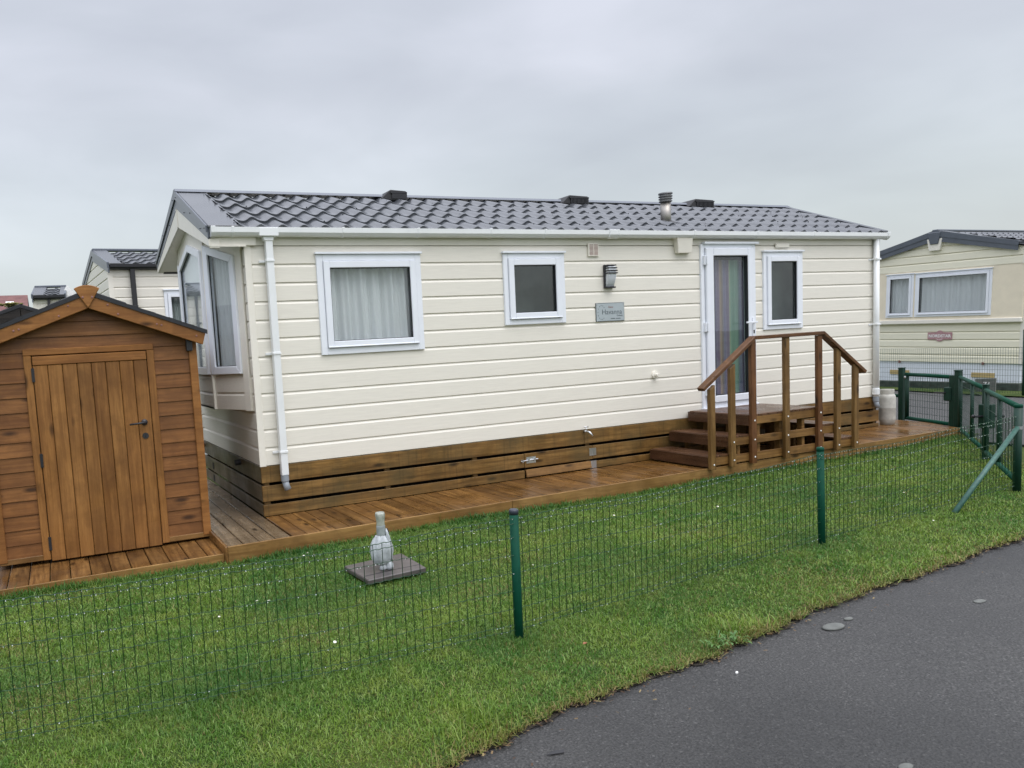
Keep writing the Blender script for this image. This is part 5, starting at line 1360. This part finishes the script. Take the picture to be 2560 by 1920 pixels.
# low wall, wire fence and number stone across the road
lw = MB(); lw.hexa([(16.05, 7.5, .05), (15.49, 1.9, .05), (15.62, 1.88, .05), (16.18, 7.5, .05)], [(16.05, 7.5, .262), (15.49, 1.9, .262), (15.62, 1.88, .262), (16.18, 7.5, .262)])
tag(lw.build('low_wall', 'wallblk', None, .01), 'low dark weathered block wall at the foot of the pale yellow caravan', 'wall')
bf = thing('boundary_fence', 'thin dark wire mesh fence on slim posts in front of the pale yellow caravan', 'fence', (15.3, 3.2, .12))
A, B = Vector((15.95, 6.3, 0)), Vector((14.56, 1.32, 0)); d = B - A; m = MB(); n = 96
for i in range(1, n): p = A + d * (i / n); m.tube([(p.x, p.y, .14), (p.x, p.y, 1.0)], .0022, 4, False)
for j in range(9): z = .16 + j * .105; m.tube([(A.x, A.y, z), (B.x, B.y, z)], .0024, 4, False)
m.build('wire_mesh', 'greenD', bf)
for t, hh in ((.30, .93), (1.0, 1.2)):
    p = A + d * t; m = MB(); m.tube([(p.x, p.y, .05), (p.x, p.y, .12 + hh)], .022 if t < .5 else .030, 10); m.build('post', 'greenD', bf, smooth=True)
ns = thing('number_stone', 'small upright grey stone with a painted number before the low dark wall', 'stone', (15.22, 2.30, .12))
T = frame_T((15.10, 2.44, 0), Vector((.30, -.95, 0)).normalized(), Vector((-.95, -.30, 0)).normalized())
m = MB(); P = [(0, .10), (.315, .10), (.325, .385), (-.01, .375)]; m.prism([T(u, 0, z) for u, z in P], Vector((.95, .30, 0)) * .06); m.build('slab', 'concrete', ns, .006)
text('number', '71', .13, 'white', ns, T(.10, .003, .22), Vector((.30, -.95, 0)).normalized(), (0, 0, 1), shear=.25)

# ------------------------------------------------------------------ camera
YAW, PIT, ROL, F = .402799, -.096904, .058, 1937.17
import math as _m
fw = Vector((_m.sin(YAW) * _m.cos(PIT), _m.cos(YAW) * _m.cos(PIT), _m.sin(PIT))); r0 = Vector((_m.cos(YAW), -_m.sin(YAW), 0)); d0 = fw.cross(r0)
rv = r0 * math.cos(ROL) + d0 * math.sin(ROL); dv = -r0 * math.sin(ROL) + d0 * math.cos(ROL)
cd = bpy.data.cameras.new('camera'); cam = bpy.data.objects.new('camera', cd); COL.objects.link(cam)
mm = Matrix.Identity(4)
for i in range(3): mm[i][0] = rv[i]; mm[i][1] = -dv[i]; mm[i][2] = -fw[i]
mm.translation = Vector((-1.71037, -7.09995, 1.62)); cam.matrix_world = mm
cd.sensor_width = 36; cd.sensor_fit = 'HORIZONTAL'; cd.lens = F / 2560 * 36; cd.shift_x = 310.28 / 2560; cd.shift_y = 103.48 / 2560
cd.clip_start = .05; cd.clip_end = 4000; SC.camera = cam

# ------------------------------------------------------------------ overcast daylight
SUN_AZ, SUN_EL = math.radians(162), math.radians(60)      # azimuth from +y clockwise: behind the viewer, to the right
sd = Vector((math.sin(SUN_AZ) * math.cos(SUN_EL), math.cos(SUN_AZ) * math.cos(SUN_EL), math.sin(SUN_EL)))
W_ = bpy.data.worlds.new('World'); SC.world = W_; W_.use_nodes = True; t = W_.node_tree; t.nodes.clear()
out = N(t, 'ShaderNodeOutputWorld')
sky = N(t, 'ShaderNodeTexSky', sky_type='NISHITA'); sky.sun_disc = False; sky.sun_elevation = SUN_EL; sky.sun_rotation = SUN_AZ; sky.air_density = 1.6; sky.dust_density = 3.0
b1 = N(t, 'ShaderNodeBackground'); b1.inputs[1].default_value = .05; L(t, sky.outputs[0], b1.inputs[0])
tc = N(t, 'ShaderNodeTexCoord'); sp3 = N(t, 'ShaderNodeSeparateXYZ'); L(t, tc.outputs['Generated'], sp3.inputs[0])
zr_ = sp3.outputs[2]
mp = N(t, 'ShaderNodeMapping'); mp.inputs['Scale'].default_value = (1, 1, 2.6); L(t, tc.outputs['Generated'], mp.inputs[0])
n1 = noise(t, mp.outputs[0], 1.9, 3, .45, .5); n2 = noise(t, mp.outputs[0], 4.6, 4, .5, .3)
cl = mth(t, 'ADD', mth(t, 'MULTIPLY', n1, .7), mth(t, 'MULTIPLY', n2, .3))
tint = ramp(t, cl, [(.36, (.56, .572, .63)), (.50, (.65, .668, .725)), (.64, (.78, .792, .865))])
# cloud deck brightens from the horizon to the zenith
horz = ramp(t, zr_, [(0., (.955, 1.03, 1.02)), (.12, (.96, 1.005, .99)), (.30, (1, .985, .985)), (1., (1, 1, 1))])
col = mixc(t, 1.0, tint, horz, 'MULTIPLY')
bright = N(t, 'ShaderNodeMapRange', interpolation_type='SMOOTHSTEP'); bright.inputs[1].default_value = .36; bright.inputs[2].default_value = .95; bright.inputs[3].default_value = 1.0; bright.inputs[4].default_value = 3.5
L(t, zr_, bright.inputs[0])
dt = N(t, 'ShaderNodeVectorMath', operation='DOT_PRODUCT'); L(t, tc.outputs['Generated'], dt.inputs[0]); dt.inputs[1].default_value = sd
gl = mth(t, 'MULTIPLY', mth(t, 'POWER', mth(t, 'MAXIMUM', dt.outputs['Value'], 0.0), 2.2), 1.35)
st_ = mth(t, 'ADD', bright.outputs[0], gl)
b2 = N(t, 'ShaderNodeBackground'); L(t, col, b2.inputs[0]); L(t, st_, b2.inputs[1])
ad = N(t, 'ShaderNodeAddShader'); L(t, b1.outputs[0], ad.inputs[0]); L(t, b2.outputs[0], ad.inputs[1]); L(t, ad.outputs[0], out.inputs[0])
sl2 = bpy.data.lights.new('sun', 'SUN'); sl2.energy = .75; sl2.angle = math.radians(40); sl2.color = (1, .97, .92)
so = bpy.data.objects.new('sun', sl2); COL.objects.link(so); so.rotation_euler = (-sd).to_track_quat('-Z', 'Y').to_euler()
SC.view_settings.view_transform = 'Standard'; SC.view_settings.look = 'None'; SC.view_settings.gamma = 1; SC.view_settings.exposure = -.30
SC.cycles.max_bounces = 8; SC.cycles.transparent_max_bounces = 16; SC.cycles.use_denoising = True
for o in SC.objects:
    if '_w' in o: del o['_w']
